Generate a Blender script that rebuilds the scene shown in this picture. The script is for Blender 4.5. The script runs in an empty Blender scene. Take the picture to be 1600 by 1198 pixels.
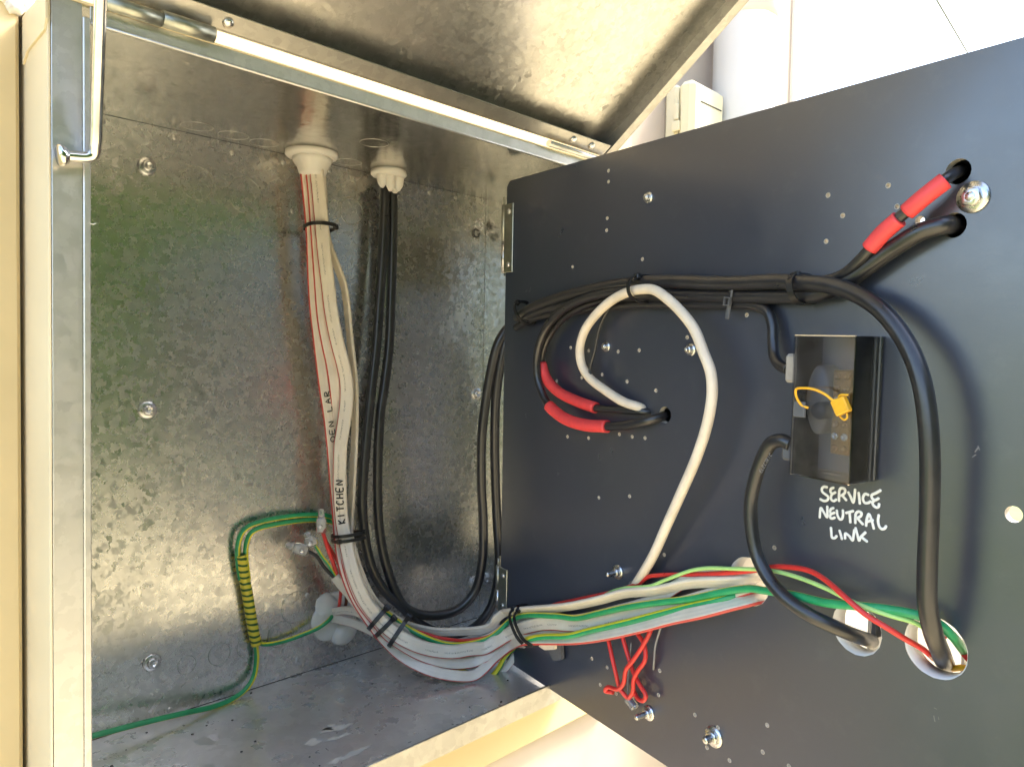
import bpy, math, random
from mathutils import Vector, Matrix
from mathutils.geometry import delaunay_2d_cdt

random.seed(7)
scene = bpy.context.scene
COL = scene.collection

# ------------------------------------------------------------------ camera
CAM = {'pos': (-733.1, -782.7, 1577.5), 'R': [0.703801, -0.710164, 0.018206], 'U': [0.01302, 0.038518, 0.999173], 'F': [0.710278, 0.702982, -0.036356], 'f': 1172.34}
cam = bpy.data.cameras.new('camera')
cam_ob = bpy.data.objects.new('camera', cam)
COL.objects.link(cam_ob)
R, U, F = (Vector(CAM[k]) for k in 'RUF')
M = Matrix((R, U, -F)).transposed().to_4x4()
M.translation = Vector(CAM['pos']) / 1000
cam_ob.matrix_world = M
cam.sensor_width = 36.0
cam.lens = CAM['f'] / 1600 * 36.0
cam.clip_start = 0.01
cam.clip_end = 500
scene.camera = cam_ob

# ------------------------------------------------------------------ light
SUN_DIR = Vector((0.72, -0.38, 0.95)).normalized()       # towards the sun
world = bpy.data.worlds.new('World')
scene.world = world
world.use_nodes = True
wn = world.node_tree
wn.nodes.clear()
sky = wn.nodes.new('ShaderNodeTexSky')
sky.sky_type = 'NISHITA'
sky.sun_disc = False
sky.sun_elevation = math.asin(SUN_DIR.z)
sky.sun_rotation = math.atan2(SUN_DIR.x, SUN_DIR.y)
sky.air_density = 1.0
sky.dust_density = 3.2
sky.ozone_density = 1.0
bg = wn.nodes.new('ShaderNodeBackground')
bg.inputs['Strength'].default_value = 0.15
wo = wn.nodes.new('ShaderNodeOutputWorld')
wn.links.new(sky.outputs[0], bg.inputs[0])
wn.links.new(bg.outputs[0], wo.inputs[0])
sun = bpy.data.lights.new('sun', 'SUN')
sun.energy = 1.5
sun.angle = math.radians(10.0)
sun.color = (1.0, 0.92, 0.80)
sun_ob = bpy.data.objects.new('sun', sun)
sun_ob.rotation_euler = SUN_DIR.to_track_quat('Z', 'Y').to_euler()
sun_ob.location = (3, -2, 5)
COL.objects.link(sun_ob)
scene.view_settings.view_transform = 'Standard'
scene.view_settings.look = 'None'
scene.view_settings.gamma = 1.0
scene.view_settings.use_curve_mapping = False
scene.view_settings.exposure = 2.6
scene.render.engine = 'CYCLES'
scene.cycles.max_bounces = 10
scene.cycles.transparent_max_bounces = 12
scene.cycles.use_denoising = True
scene.cycles.sample_clamp_indirect = 6

# ------------------------------------------------------------------ measured data (millimetres)
PATHS = {
    'flat_edge_a': (12.5, [(-305.3, -30.0, 1798.5), (-303.5, -30.0, 1780.8), (-300.2, -30.0, 1754.7), (-295.8, -30.0, 1716.6), (-294.0, -30.0, 1687.1), (-292.9, -30.0, 1663.7), (-290.2, -30.0, 1628.2), (-285.0, -30.0, 1590.3), (-277.9, -30.0, 1541.8), (-271.7, -30.0, 1507.2), (-266.3, -30.0, 1467.8), (-260.3, -28.0, 1419.4), (-257.7, -30.0, 1384.9), (-261.2, -40.0, 1361.0), (-266.8, -60.0, 1332.8), (-257.8, -70.0, 1300.3), (-243.5, -80.0, 1272.4), (-231.3, -88.0, 1252.4), (-212.9, -100.0, 1230.1), (-193.0, -128.0, 1216.7), (-166.7, -148.0, 1209.4), (-150.3, -154.0, 1207.9), (-138.9, -158.0, 1214.2), (-128.4, -163.0, 1224.2), (-109.3, -168.0, 1234.2), (-129.1, -209.6, 1258.8), (-128.8, -233.5, 1266.1), (-140.3, -291.3, 1286.1), (-156.4, -346.2, 1310.1), (-165.5, -391.5, 1332.1), (-173.5, -431.4, 1352.7), (-180.9, -468.2, 1370.0), (-176.8, -488.2, 1379.4), (-169.4, -502.1, 1385.3), (-146.2, -498.3, 1382.6), (-122.1, -490.1, 1377.6)]),
    'flat_edge_b': (13, [(-301.3, -34.0, 1797.3), (-298.8, -34.0, 1781.0), (-295.4, -34.0, 1755.0), (-291.8, -34.0, 1716.7), (-289.1, -34.0, 1687.3), (-286.4, -34.0, 1656.9), (-281.9, -34.0, 1614.2), (-275.8, -34.0, 1585.5), (-270.7, -34.0, 1565.9), (-266.2, -34.0, 1541.8), (-260.6, -31.0, 1512.0), (-255.7, -28.0, 1469.1), (-252.6, -28.0, 1421.5), (-257.3, -42.0, 1360.7), (-263.5, -64.0, 1333.1), (-255.3, -74.0, 1300.8), (-239.4, -84.0, 1274.0), (-229.0, -92.0, 1258.1), (-216.1, -104.0, 1245.5), (-199.2, -118.0, 1233.2), (-169.4, -134.0, 1220.8), (-143.2, -146.0, 1219.3), (-135.4, -154.0, 1224.9), (-125.7, -160.0, 1228.6), (-107.4, -166.0, 1236.9), (-118.1, -195.0, 1256.2), (-121.0, -219.5, 1268.2), (-128.8, -258.4, 1282.9), (-135.7, -298.4, 1297.6), (-142.7, -337.8, 1317.8), (-150.2, -380.7, 1337.0), (-159.7, -427.6, 1359.9), (-167.0, -468.8, 1380.0), (-168.2, -495.1, 1392.9), (-145.7, -495.0, 1391.4), (-121.5, -486.0, 1385.5)]),
    'flat_kitchen': (15.5, [(-299.7, -42.0, 1796.2), (-296.4, -42.0, 1780.2), (-292.9, -42.0, 1754.3), (-288.6, -42.0, 1716.3), (-285.0, -42.0, 1685.0), (-280.7, -42.0, 1656.9), (-275.4, -42.0, 1621.5), (-267.6, -42.0, 1589.3), (-259.7, -42.0, 1564.0), (-255.2, -42.0, 1544.2), (-254.9, -42.0, 1519.9), (-258.9, -42.0, 1490.6), (-262.0, -42.0, 1470.9), (-262.3, -42.0, 1421.5), (-259.4, -42.0, 1387.1), (-261.7, -54.0, 1363.7), (-263.3, -70.0, 1334.3), (-254.3, -80.0, 1302.0), (-240.5, -88.0, 1279.0), (-232.0, -96.0, 1267.3), (-219.3, -108.0, 1254.9), (-201.0, -120.0, 1243.9), (-171.4, -136.0, 1235.4), (-150.6, -146.0, 1235.8), (-134.7, -153.0, 1235.1), (-126.0, -160.0, 1240.9), (-113.0, -166.0, 1247.6), (-122.6, -196.0, 1265.8), (-124.9, -222.8, 1278.8), (-129.8, -247.1, 1288.6), (-136.9, -288.1, 1299.8), (-143.3, -325.7, 1312.1), (-149.4, -361.1, 1328.6), (-158.0, -404.0, 1348.4), (-162.9, -433.5, 1362.1), (-168.1, -469.5, 1380.4), (-167.1, -494.5, 1394.1), (-143.2, -492.6, 1392.5), (-121.2, -484.6, 1387.4)]),
    'flat_right': (11.5, [(-283.1, -26.0, 1801.0), (-280.5, -26.0, 1785.8), (-277.7, -26.0, 1759.0), (-274.9, -26.0, 1719.9), (-268.8, -26.0, 1697.4), (-257.6, -26.0, 1674.5), (-248.8, -26.0, 1653.1), (-239.3, -26.0, 1586.3), (-233.5, -26.0, 1545.6), (-232.2, -26.0, 1510.6), (-232.6, -26.0, 1472.5), (-235.4, -26.0, 1411.7), (-237.6, -26.0, 1373.7), (-250.4, -50.0, 1357.4), (-245.0, -58.0, 1328.2), (-234.2, -66.0, 1298.0), (-216.2, -74.0, 1274.8), (-191.8, -84.0, 1257.2), (-165.8, -100.0, 1248.1), (-141.1, -118.0, 1246.8), (-122.7, -132.0, 1247.6), (-115.1, -144.0, 1253.7), (-113.6, -152.0, 1265.5), (-105.8, -156.0, 1270.9), (-118.4, -183.2, 1282.3), (-124.5, -219.1, 1295.0), (-135.7, -275.3, 1314.6), (-146.6, -330.0, 1337.8), (-152.1, -362.4, 1353.1), (-159.5, -404.4, 1367.6), (-166.2, -443.1, 1384.3), (-172.0, -477.7, 1394.4), (-168.3, -494.9, 1398.6), (-145.5, -493.6, 1394.3), (-121.2, -484.6, 1387.4)]),
    'flat_inner': (11.5, [(-286.3, -22.0, 1801.0), (-283.0, -22.0, 1785.9), (-279.4, -22.0, 1759.3), (-276.6, -22.0, 1720.1), (-275.4, -22.0, 1687.6), (-271.7, -22.0, 1651.5), (-264.5, -22.0, 1600.5), (-256.5, -22.0, 1571.0), (-249.1, -22.0, 1526.1), (-249.4, -22.0, 1480.9), (-250.7, -22.0, 1435.6), (-246.7, -22.0, 1389.6), (-254.3, -44.0, 1360.6), (-248.4, -58.0, 1327.4), (-238.7, -70.0, 1293.9), (-225.5, -82.0, 1271.6), (-207.3, -92.0, 1257.1), (-186.8, -108.0, 1245.0), (-159.4, -122.0, 1235.7), (-133.2, -138.0, 1236.5), (-118.5, -150.0, 1243.8), (-105.2, -158.0, 1253.5), (-110.6, -186.3, 1268.5), (-119.8, -232.4, 1287.3), (-130.6, -287.1, 1302.8), (-142.2, -345.0, 1329.1), (-152.5, -396.0, 1354.6), (-163.3, -438.8, 1385.5), (-169.5, -469.7, 1397.5), (-166.1, -493.7, 1403.2), (-143.3, -492.4, 1397.9), (-121.3, -484.5, 1391.9)]),
    'flat_outer': (9, [(-200.7, -96.0, 1237.7), (-165.2, -112.0, 1209.8), (-138.6, -128.0, 1194.8), (-118.8, -146.0, 1194.6), (-105.2, -156.0, 1202.4), (-97.3, -163.0, 1214.8), (-92.8, -168.0, 1225.9), (-115.5, -202.7, 1251.0), (-119.5, -232.6, 1268.5), (-129.2, -286.3, 1288.6), (-139.6, -343.5, 1315.3), (-151.6, -402.6, 1345.9), (-161.9, -454.1, 1370.9), (-166.3, -485.8, 1386.6), (-147.3, -493.0, 1389.6), (-120.9, -483.4, 1383.7)]),
    'gland_flat_a': (9.89, [(-239.0, 12.0, 1259.6), (-248.3, -10.0, 1268.2), (-239.1, -22.0, 1270.7), (-234.0, -40.0, 1271.0), (-226.5, -62.0, 1263.5), (-213.7, -76.0, 1252.0), (-194.6, -88.0, 1239.8)]),
    'gland_flat_b': (10.72, [(-238.0, 12.0, 1249.8), (-248.2, -10.0, 1259.6), (-236.2, -26.0, 1257.1), (-222.0, -48.0, 1248.7), (-210.8, -66.0, 1239.3), (-191.3, -84.0, 1222.5), (-165.0, -100.0, 1203.0)]),
    'gland_red': (3.81, [(-233.9, 10.0, 1259.8), (-243.8, -14.0, 1275.9), (-247.3, -22.0, 1290.2), (-250.8, -30.0, 1306.6), (-249.6, -36.0, 1320.6)]),
    'gland_brown': (3.84, [(-228.4, 10.0, 1258.5), (-234.9, -14.0, 1273.9), (-239.3, -22.0, 1287.0), (-243.8, -30.0, 1302.9), (-243.9, -34.0, 1315.2)]),
    'sheath': (11.08, [(-269.2, -44.0, 1322.5), (-262.7, -46.0, 1312.7), (-254.1, -50.0, 1300.7), (-247.0, -54.0, 1288.9), (-238.6, -60.0, 1273.5), (-229.3, -70.0, 1256.6)]),
    'green_bundle': (6.2, [(-243.4, -64.0, 1295.7), (-226.5, -68.0, 1281.7), (-221.0, -78.0, 1277.7), (-204.6, -92.0, 1261.7), (-191.6, -108.0, 1251.5), (-169.1, -124.0, 1240.4), (-149.8, -136.0, 1238.7), (-127.8, -152.0, 1244.4), (-117.9, -160.0, 1253.3), (-108.2, -164.0, 1262.0), (-121.6, -189.5, 1277.2), (-125.5, -209.4, 1286.3), (-137.7, -265.7, 1303.0), (-144.1, -298.1, 1310.9), (-150.7, -331.1, 1325.6), (-157.9, -366.9, 1342.0), (-165.2, -408.5, 1358.7), (-171.8, -446.9, 1373.0), (-177.6, -481.0, 1388.4), (-180.1, -503.9, 1396.9), (-185.2, -519.2, 1400.0), (-194.8, -547.7, 1404.9), (-201.7, -572.5, 1407.3), (-206.1, -595.1, 1411.6), (-207.9, -615.0, 1414.8), (-208.4, -633.4, 1415.9), (-203.3, -644.0, 1412.4), (-194.1, -650.0, 1404.3), (-177.9, -651.8, 1393.0), (-163.5, -651.6, 1383.9)]),
    'green_lower': (6.4, [(-163.9, -122.0, 1212.5), (-130.4, -146.0, 1197.3), (-120.4, -152.0, 1197.8), (-114.8, -158.0, 1208.1), (-110.4, -164.0, 1222.5), (-95.2, -168.0, 1232.0), (-131.1, -219.2, 1263.4), (-135.7, -247.1, 1275.3), (-143.6, -287.1, 1289.1), (-150.4, -321.0, 1305.5), (-160.0, -368.9, 1328.3), (-167.4, -410.3, 1348.7), (-172.8, -447.7, 1366.8), (-175.8, -472.7, 1378.0), (-170.8, -488.2, 1385.5), (-153.6, -494.0, 1387.4), (-120.6, -482.2, 1379.9)]),
    'pale_green': (3.29, [(-140.0, -327.2, 1338.9), (-147.0, -346.4, 1350.7), (-153.1, -366.6, 1359.9), (-160.3, -398.0, 1370.4), (-163.9, -415.8, 1380.5), (-169.8, -445.0, 1396.5), (-173.4, -462.8, 1403.2), (-178.3, -488.2, 1409.1), (-182.2, -507.7, 1413.5), (-187.3, -523.3, 1417.3), (-195.0, -547.3, 1419.2), (-201.8, -572.2, 1417.8), (-208.3, -595.8, 1414.1), (-210.1, -615.8, 1412.1), (-204.9, -631.4, 1409.5), (-195.7, -637.3, 1403.3), (-177.2, -637.1, 1393.8), (-155.9, -633.2, 1385.5)]),
    'red_top': (3.95, [(-120.0, -232.2, 1298.8), (-124.8, -255.9, 1310.7), (-132.8, -290.9, 1325.9), (-138.5, -319.6, 1338.1), (-143.4, -349.2, 1351.3), (-149.5, -379.3, 1366.9), (-153.9, -390.7, 1375.8), (-158.1, -406.5, 1381.9), (-166.3, -443.0, 1392.1), (-174.4, -478.7, 1402.6), (-181.0, -507.1, 1412.1), (-186.2, -522.7, 1418.9), (-191.2, -537.6, 1423.5), (-197.3, -558.6, 1426.3), (-203.0, -572.5, 1424.0), (-211.3, -590.1, 1417.3), (-213.9, -604.2, 1410.0), (-213.2, -617.1, 1404.7), (-208.0, -627.7, 1398.3), (-196.9, -634.3, 1391.3), (-180.5, -634.6, 1382.7), (-159.4, -631.4, 1373.2)]),
    'red_under': (3.73, [(-191.6, -96.0, 1254.3), (-171.2, -116.0, 1246.3), (-146.2, -132.0, 1241.3), (-123.8, -150.0, 1245.9), (-110.7, -158.0, 1256.4), (-106.4, -174.8, 1269.7), (-112.7, -206.2, 1284.6), (-119.7, -241.5, 1298.9)]),
    'earth_loop_outer': (5.75, [(-238.0, -24.0, 1364.2), (-249.2, -18.0, 1378.6), (-259.8, -14.0, 1385.5), (-286.4, -12.0, 1390.4), (-317.9, -11.0, 1391.7), (-340.4, -10.0, 1390.4), (-355.2, -10.0, 1387.6), (-363.9, -10.0, 1381.2), (-367.7, -9.0, 1369.1), (-367.9, -8.0, 1355.0), (-364.2, -8.0, 1329.7)]),
    'earth_loop_inner': (5.78, [(-235.2, -24.0, 1357.6), (-247.4, -18.0, 1373.0), (-261.7, -13.0, 1380.3), (-294.0, -11.0, 1384.6), (-325.1, -10.0, 1384.6), (-344.8, -10.0, 1383.2), (-354.4, -10.0, 1378.4), (-358.3, -9.0, 1367.5), (-358.5, -8.0, 1353.3), (-355.4, -8.0, 1328.0)]),
    'tape': (11.94, [(-364.3, -8.0, 1357.1), (-361.3, -8.0, 1336.2), (-356.8, -8.0, 1314.1), (-353.0, -8.0, 1291.9), (-349.1, -8.0, 1269.6), (-345.3, -8.0, 1253.5)]),
    'earth_down': (5.68, [(-349.1, -8.0, 1269.6), (-346.0, -8.0, 1250.8), (-344.7, -7.0, 1235.8), (-348.1, -8.0, 1219.0), (-357.1, -10.0, 1208.8), (-374.9, -14.0, 1203.6), (-397.0, -18.0, 1203.7), (-428.5, -22.0, 1208.7), (-466.5, -24.0, 1213.0), (-515.6, -26.0, 1217.0), (-545.0, -28.0, 1219.9)]),
    'earth_side': (4.82, [(-346.9, -8.0, 1269.0), (-342.0, -6.0, 1254.3), (-334.4, -6.0, 1250.1), (-314.7, -7.0, 1248.1), (-291.6, -9.0, 1250.2), (-269.6, -14.0, 1255.9), (-257.6, -14.0, 1261.4), (-246.2, -4.0, 1262.3), (-234.4, 12.0, 1258.6)]),
    'joint_red_a': (4.38, [(-280.3, -34.0, 1379.9), (-279.8, -36.0, 1372.8), (-276.3, -40.0, 1355.4), (-269.5, -43.0, 1334.9), (-265.0, -44.0, 1320.1)]),
    'joint_red_b': (4.05, [(-279.6, -30.0, 1379.1), (-274.6, -33.0, 1361.9), (-267.9, -36.0, 1348.7), (-261.8, -40.0, 1335.0), (-258.6, -42.0, 1318.4)]),
    'joint_black': (3.99, [(-302.9, -30.0, 1357.2), (-296.8, -32.0, 1353.7), (-288.6, -36.0, 1347.9), (-281.0, -40.0, 1334.9), (-271.1, -43.0, 1322.6), (-266.6, -44.0, 1316.0)]),
    'joint_earth': (3.65, [(-290.1, -30.0, 1363.1), (-286.7, -34.0, 1356.0), (-281.6, -38.0, 1345.6), (-276.7, -41.0, 1338.0), (-270.3, -43.0, 1326.1), (-265.8, -44.0, 1318.1)]),
    'black_left': (12, [(-188.5, -22.0, 1813.1), (-190.0, -22.0, 1785.8), (-190.4, -22.0, 1751.0), (-192.5, -22.0, 1696.5), (-196.4, -22.0, 1641.8), (-200.3, -22.0, 1587.2), (-207.0, -22.0, 1532.7), (-212.8, -22.0, 1478.6), (-216.7, -22.0, 1432.3), (-218.1, -22.0, 1393.5), (-215.2, -24.0, 1354.4), (-206.3, -28.0, 1314.4), (-188.9, -32.0, 1284.0), (-170.1, -40.0, 1263.4), (-146.3, -50.0, 1237.7), (-111.3, -60.0, 1220.2), (-86.8, -72.0, 1221.5), (-75.7, -84.0, 1234.5), (-65.5, -92.0, 1254.3), (-59.7, -96.0, 1284.2), (-59.9, -99.0, 1315.8), (-66.4, -101.0, 1361.3), (-73.2, -103.0, 1419.9), (-78.6, -106.0, 1477.6), (-81.4, -110.0, 1526.2), (-80.5, -115.0, 1562.4), (-77.1, -121.0, 1594.3), (-71.3, -127.0, 1615.8), (-122.9, -195.0, 1625.5), (-129.3, -222.4, 1632.8), (-135.9, -255.9, 1638.7), (-143.3, -294.2, 1643.1), (-151.6, -336.8, 1646.7), (-161.0, -380.6, 1647.1), (-168.2, -417.9, 1645.0), (-176.2, -460.1, 1640.9), (-183.4, -492.5, 1638.5), (-190.1, -522.1, 1637.3), (-195.8, -546.8, 1634.5), (-201.4, -565.4, 1631.7), (-207.1, -585.3, 1625.4), (-213.7, -604.5, 1614.3), (-218.1, -618.1, 1600.5), (-221.9, -628.9, 1584.2), (-225.1, -636.7, 1564.8), (-226.5, -641.2, 1541.4), (-226.4, -643.1, 1517.9), (-224.9, -643.4, 1486.2), (-223.2, -643.0, 1453.9), (-220.7, -643.1, 1429.3), (-213.5, -644.7, 1409.8), (-199.1, -645.4, 1393.9), (-177.9, -642.4, 1380.8), (-150.2, -637.1, 1367.9)]),
    'black_right': (12, [(-177.5, -20.0, 1814.0), (-178.1, -20.0, 1788.2), (-176.6, -20.0, 1753.3), (-176.7, -20.0, 1698.3), (-177.8, -20.0, 1643.1), (-179.9, -20.0, 1587.6), (-185.9, -20.0, 1540.2), (-191.2, -20.0, 1508.7), (-194.3, -20.0, 1461.5), (-194.6, -20.0, 1414.0), (-193.4, -22.0, 1366.5), (-188.1, -26.0, 1326.4), (-178.3, -32.0, 1289.8), (-167.2, -40.0, 1264.3), (-152.1, -48.0, 1253.2), (-131.3, -58.0, 1248.5), (-104.4, -70.0, 1252.7), (-85.2, -80.0, 1273.3), (-80.0, -88.0, 1311.4), (-82.7, -92.0, 1362.1), (-90.1, -95.0, 1420.7), (-94.1, -99.0, 1477.9), (-92.2, -104.0, 1526.2), (-90.0, -109.0, 1558.2), (-86.5, -116.0, 1590.1), (-78.5, -122.0, 1608.5), (-66.8, -128.0, 1619.9), (-120.6, -198.8, 1622.6), (-128.7, -240.7, 1630.1), (-137.0, -283.3, 1634.2), (-146.3, -331.5, 1636.8), (-154.7, -375.0, 1636.1), (-163.6, -421.8, 1633.4), (-172.9, -470.2, 1630.1), (-182.1, -513.5, 1627.1), (-189.0, -544.2, 1625.8), (-193.0, -564.4, 1627.8), (-197.2, -585.5, 1638.4), (-201.6, -607.2, 1651.8), (-205.7, -627.4, 1661.9), (-202.9, -639.1, 1665.1), (-189.0, -640.5, 1666.8), (-170.2, -637.9, 1669.6)]),
    'black_to_upper_hole': (7.57, [(-165.7, -448.0, 1641.3), (-173.2, -487.1, 1638.6), (-181.7, -520.7, 1636.1), (-187.5, -540.8, 1635.0), (-192.7, -557.2, 1635.1), (-198.3, -575.1, 1638.1), (-204.3, -589.8, 1647.4), (-208.6, -605.1, 1663.0), (-211.1, -617.3, 1672.9), (-213.9, -630.9, 1682.4), (-211.7, -639.8, 1690.7), (-202.3, -643.6, 1696.5), (-188.0, -642.7, 1700.9), (-171.2, -639.9, 1705.8)]),
    'sleeve_upper_a': (11.39, [(-205.6, -595.9, 1654.1), (-208.6, -605.1, 1663.0), (-210.7, -615.3, 1670.7)]),
    'sleeve_upper_b': (11.29, [(-211.7, -620.1, 1674.5), (-213.9, -630.9, 1682.4), (-212.0, -641.7, 1691.1)]),
    'black_loop_outer': (8.76, [(-167.1, -461.1, 1631.5), (-164.1, -434.8, 1633.9), (-163.1, -408.3, 1636.9), (-162.1, -381.5, 1639.4), (-157.1, -339.7, 1639.4), (-151.3, -299.4, 1634.0), (-145.9, -266.9, 1622.3), (-142.0, -243.2, 1602.8), (-139.4, -232.2, 1578.9), (-138.0, -232.4, 1554.7), (-138.4, -241.7, 1535.8), (-139.7, -255.2, 1523.0), (-143.1, -278.8, 1513.3), (-147.6, -308.1, 1509.8), (-151.6, -339.1, 1511.2), (-154.8, -371.4, 1516.3), (-152.6, -391.1, 1521.8), (-143.4, -396.0, 1524.7), (-125.7, -388.6, 1524.6)]),
    'sleeve_loop_outer': (12.46, [(-138.9, -250.8, 1525.4), (-140.5, -259.6, 1520.6), (-143.1, -278.8, 1513.3), (-147.6, -308.1, 1509.8), (-151.4, -338.2, 1511.1)]),
    'black_loop_inner': (7.57, [(-164.6, -453.7, 1630.4), (-159.2, -425.5, 1632.5), (-157.3, -404.5, 1634.1), (-153.5, -374.2, 1635.7), (-148.7, -333.4, 1634.1), (-141.5, -291.5, 1627.1), (-134.7, -257.3, 1612.4), (-130.3, -236.6, 1592.9), (-128.5, -228.9, 1572.0), (-129.7, -237.1, 1554.8), (-131.9, -255.0, 1541.8), (-137.8, -286.8, 1532.8), (-142.3, -315.5, 1527.4), (-146.1, -346.1, 1527.6), (-146.8, -376.3, 1527.7), (-138.9, -383.1, 1526.6), (-123.8, -378.7, 1525.7)]),
    'sleeve_loop_inner': (11.47, [(-128.4, -228.9, 1569.9), (-129.7, -237.1, 1554.8), (-131.9, -255.0, 1541.8), (-137.8, -286.8, 1532.8), (-142.4, -316.5, 1527.5)]),
    'black_thin_run': (8.4, [(-117.3, -177.8, 1610.1), (-123.1, -212.0, 1620.8), (-131.6, -261.5, 1624.6), (-143.8, -329.8, 1627.6), (-152.2, -373.5, 1627.5), (-161.2, -420.5, 1625.3), (-171.7, -475.6, 1622.7), (-177.6, -500.9, 1620.4), (-180.8, -512.7, 1615.4), (-182.6, -518.1, 1604.9), (-184.8, -520.1, 1591.5), (-188.2, -523.0, 1581.3), (-193.5, -529.8, 1574.6), (-198.2, -539.0, 1571.5)]),
    'black_neutral': (10.3, [(-202.4, -544.5, 1517.0), (-202.1, -537.6, 1519.2), (-200.4, -528.9, 1516.4), (-198.9, -522.0, 1505.9), (-197.3, -515.6, 1488.9), (-196.1, -511.4, 1468.5), (-196.1, -513.2, 1446.5), (-196.8, -518.8, 1428.0), (-199.8, -530.5, 1413.5), (-203.7, -546.5, 1403.2), (-203.7, -562.7, 1396.5), (-198.1, -576.6, 1391.0), (-187.6, -586.1, 1385.0), (-171.8, -589.5, 1378.6), (-146.6, -586.3, 1369.3)]),
    'white_round': (9.02, [(-122.2, -370.4, 1523.3), (-139.1, -373.1, 1528.4), (-148.3, -372.8, 1531.8), (-149.1, -355.6, 1535.7), (-146.5, -330.3, 1546.1), (-144.7, -309.3, 1557.3), (-143.8, -298.3, 1569.9), (-144.7, -296.1, 1586.1), (-148.7, -304.7, 1603.3), (-154.5, -322.7, 1618.5), (-161.4, -347.0, 1631.5), (-168.0, -370.2, 1637.8), (-172.8, -389.7, 1639.4), (-176.8, -405.4, 1637.7), (-180.8, -421.3, 1629.5), (-184.9, -438.9, 1616.7), (-188.5, -453.7, 1602.0), (-191.2, -464.1, 1583.6), (-193.5, -472.3, 1568.2), (-193.7, -474.5, 1554.0), (-193.1, -473.0, 1538.4), (-190.8, -468.1, 1521.4), (-186.3, -457.4, 1496.4), (-177.6, -437.2, 1460.5), (-169.8, -420.1, 1431.6), (-161.7, -402.2, 1401.0), (-151.3, -382.5, 1375.3), (-139.8, -366.8, 1359.0), (-113.8, -344.0, 1342.5)]),
    'thin_black_wire': (3.11, [(-147.7, -344.2, 1634.9), (-145.2, -327.2, 1619.5), (-145.7, -320.9, 1605.1), (-145.3, -315.6, 1584.3), (-145.0, -310.1, 1565.0), (-145.3, -313.2, 1553.6), (-146.7, -326.6, 1544.1), (-148.6, -347.7, 1537.1), (-149.6, -374.5, 1530.1), (-141.3, -384.7, 1526.2), (-126.1, -380.3, 1524.1)]),
    'red_tail_a': (4.2, [(-133.4, -326.7, 1319.1), (-139.9, -335.3, 1303.5), (-144.3, -343.9, 1287.9), (-146.5, -351.4, 1271.8), (-146.1, -356.2, 1258.0), (-145.0, -361.6, 1252.5), (-143.6, -365.2, 1249.5)]),
    'red_tail_b': (4.2, [(-136.6, -342.4, 1327.1), (-141.3, -352.6, 1311.8), (-143.9, -362.7, 1293.4), (-146.4, -371.6, 1279.3), (-150.3, -381.9, 1271.4), (-153.0, -391.2, 1264.3), (-152.2, -388.0, 1258.2), (-148.4, -378.8, 1256.3), (-145.1, -372.0, 1260.4)]),
    'red_tail_c': (4.2, [(-147.3, -391.5, 1339.1), (-154.0, -395.7, 1328.6), (-156.9, -391.0, 1314.9), (-157.5, -379.7, 1296.0), (-154.1, -368.9, 1281.9), (-150.8, -364.0, 1266.4), (-148.0, -355.3, 1257.0), (-144.1, -340.8, 1253.0), (-140.9, -335.3, 1246.3), (-140.6, -344.6, 1248.0)]),
    'red_tail_d': (4.2, [(-140.6, -362.9, 1333.3), (-147.8, -375.1, 1319.6), (-152.1, -387.8, 1310.3), (-154.5, -390.5, 1298.4), (-153.7, -382.5, 1285.4), (-151.2, -375.9, 1273.4), (-148.5, -373.6, 1260.8), (-143.6, -365.2, 1249.5)]),
    'grey_thread': (1.89, [(-148.4, -407.5, 1343.5), (-150.7, -404.5, 1332.5), (-150.2, -398.5, 1312.8), (-149.6, -397.1, 1299.1), (-144.6, -393.4, 1287.4)]),
    'grey_thread_b': (1.36, [(-141.6, -365.2, 1304.1), (-141.0, -363.7, 1286.6), (-140.2, -361.5, 1266.8), (-142.3, -363.5, 1249.2)]),
    'hair_thread': (0.67, [(-577.6, -236.0, 1660.2), (-576.1, -236.0, 1659.1), (-574.5, -236.0, 1659.3), (-573.4, -236.0, 1659.9)]),
}
TIES = {
    't_top': ((-302.3, -33.0, 1717.5), (-268.4, -33.0, 1717.8), 15, 4, 1),
    't_mid_a': ((-270.5, -44.0, 1368.4), (-233.5, -44.0, 1368.6), 16, 3.6, 1),
    't_mid_b': ((-270.3, -45.0, 1362.7), (-233.2, -45.0, 1362.7), 16, 3.6, -1),
    't_diag_a': ((-246.1, -80.0, 1266.4), (-222.5, -80.0, 1283.8), 17, 5, 1),
    't_diag_b': ((-240.0, -84.0, 1257.2), (-216.2, -84.0, 1271.4), 17, 5, 1),
    't_diag_c': ((-227.0, -92.0, 1244.2), (-199.2, -92.0, 1271.7), 19, 5, 1),
    't_hinge_a': ((-119.8, -219.7, 1254.1), (-114.5, -188.5, 1289.5), 19, 4.6, 1),
    't_hinge_b': ((-121.9, -230.3, 1258.4), (-116.4, -198.5, 1290.9), 20, 4.6, 1),
    't_panel_a': ((-159.7, -385.7, 1628.9), (-159.5, -382.9, 1652.9), 21, 3.6, 1),
    't_panel_b': ((-187.2, -546.0, 1620.2), (-186.8, -541.7, 1641.2), 17, 5, 1),
    't_panel_c': ((-120.1, -202.6, 1614.0), (-117.5, -186.4, 1639.1), 13, 4, 1),
}
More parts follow.
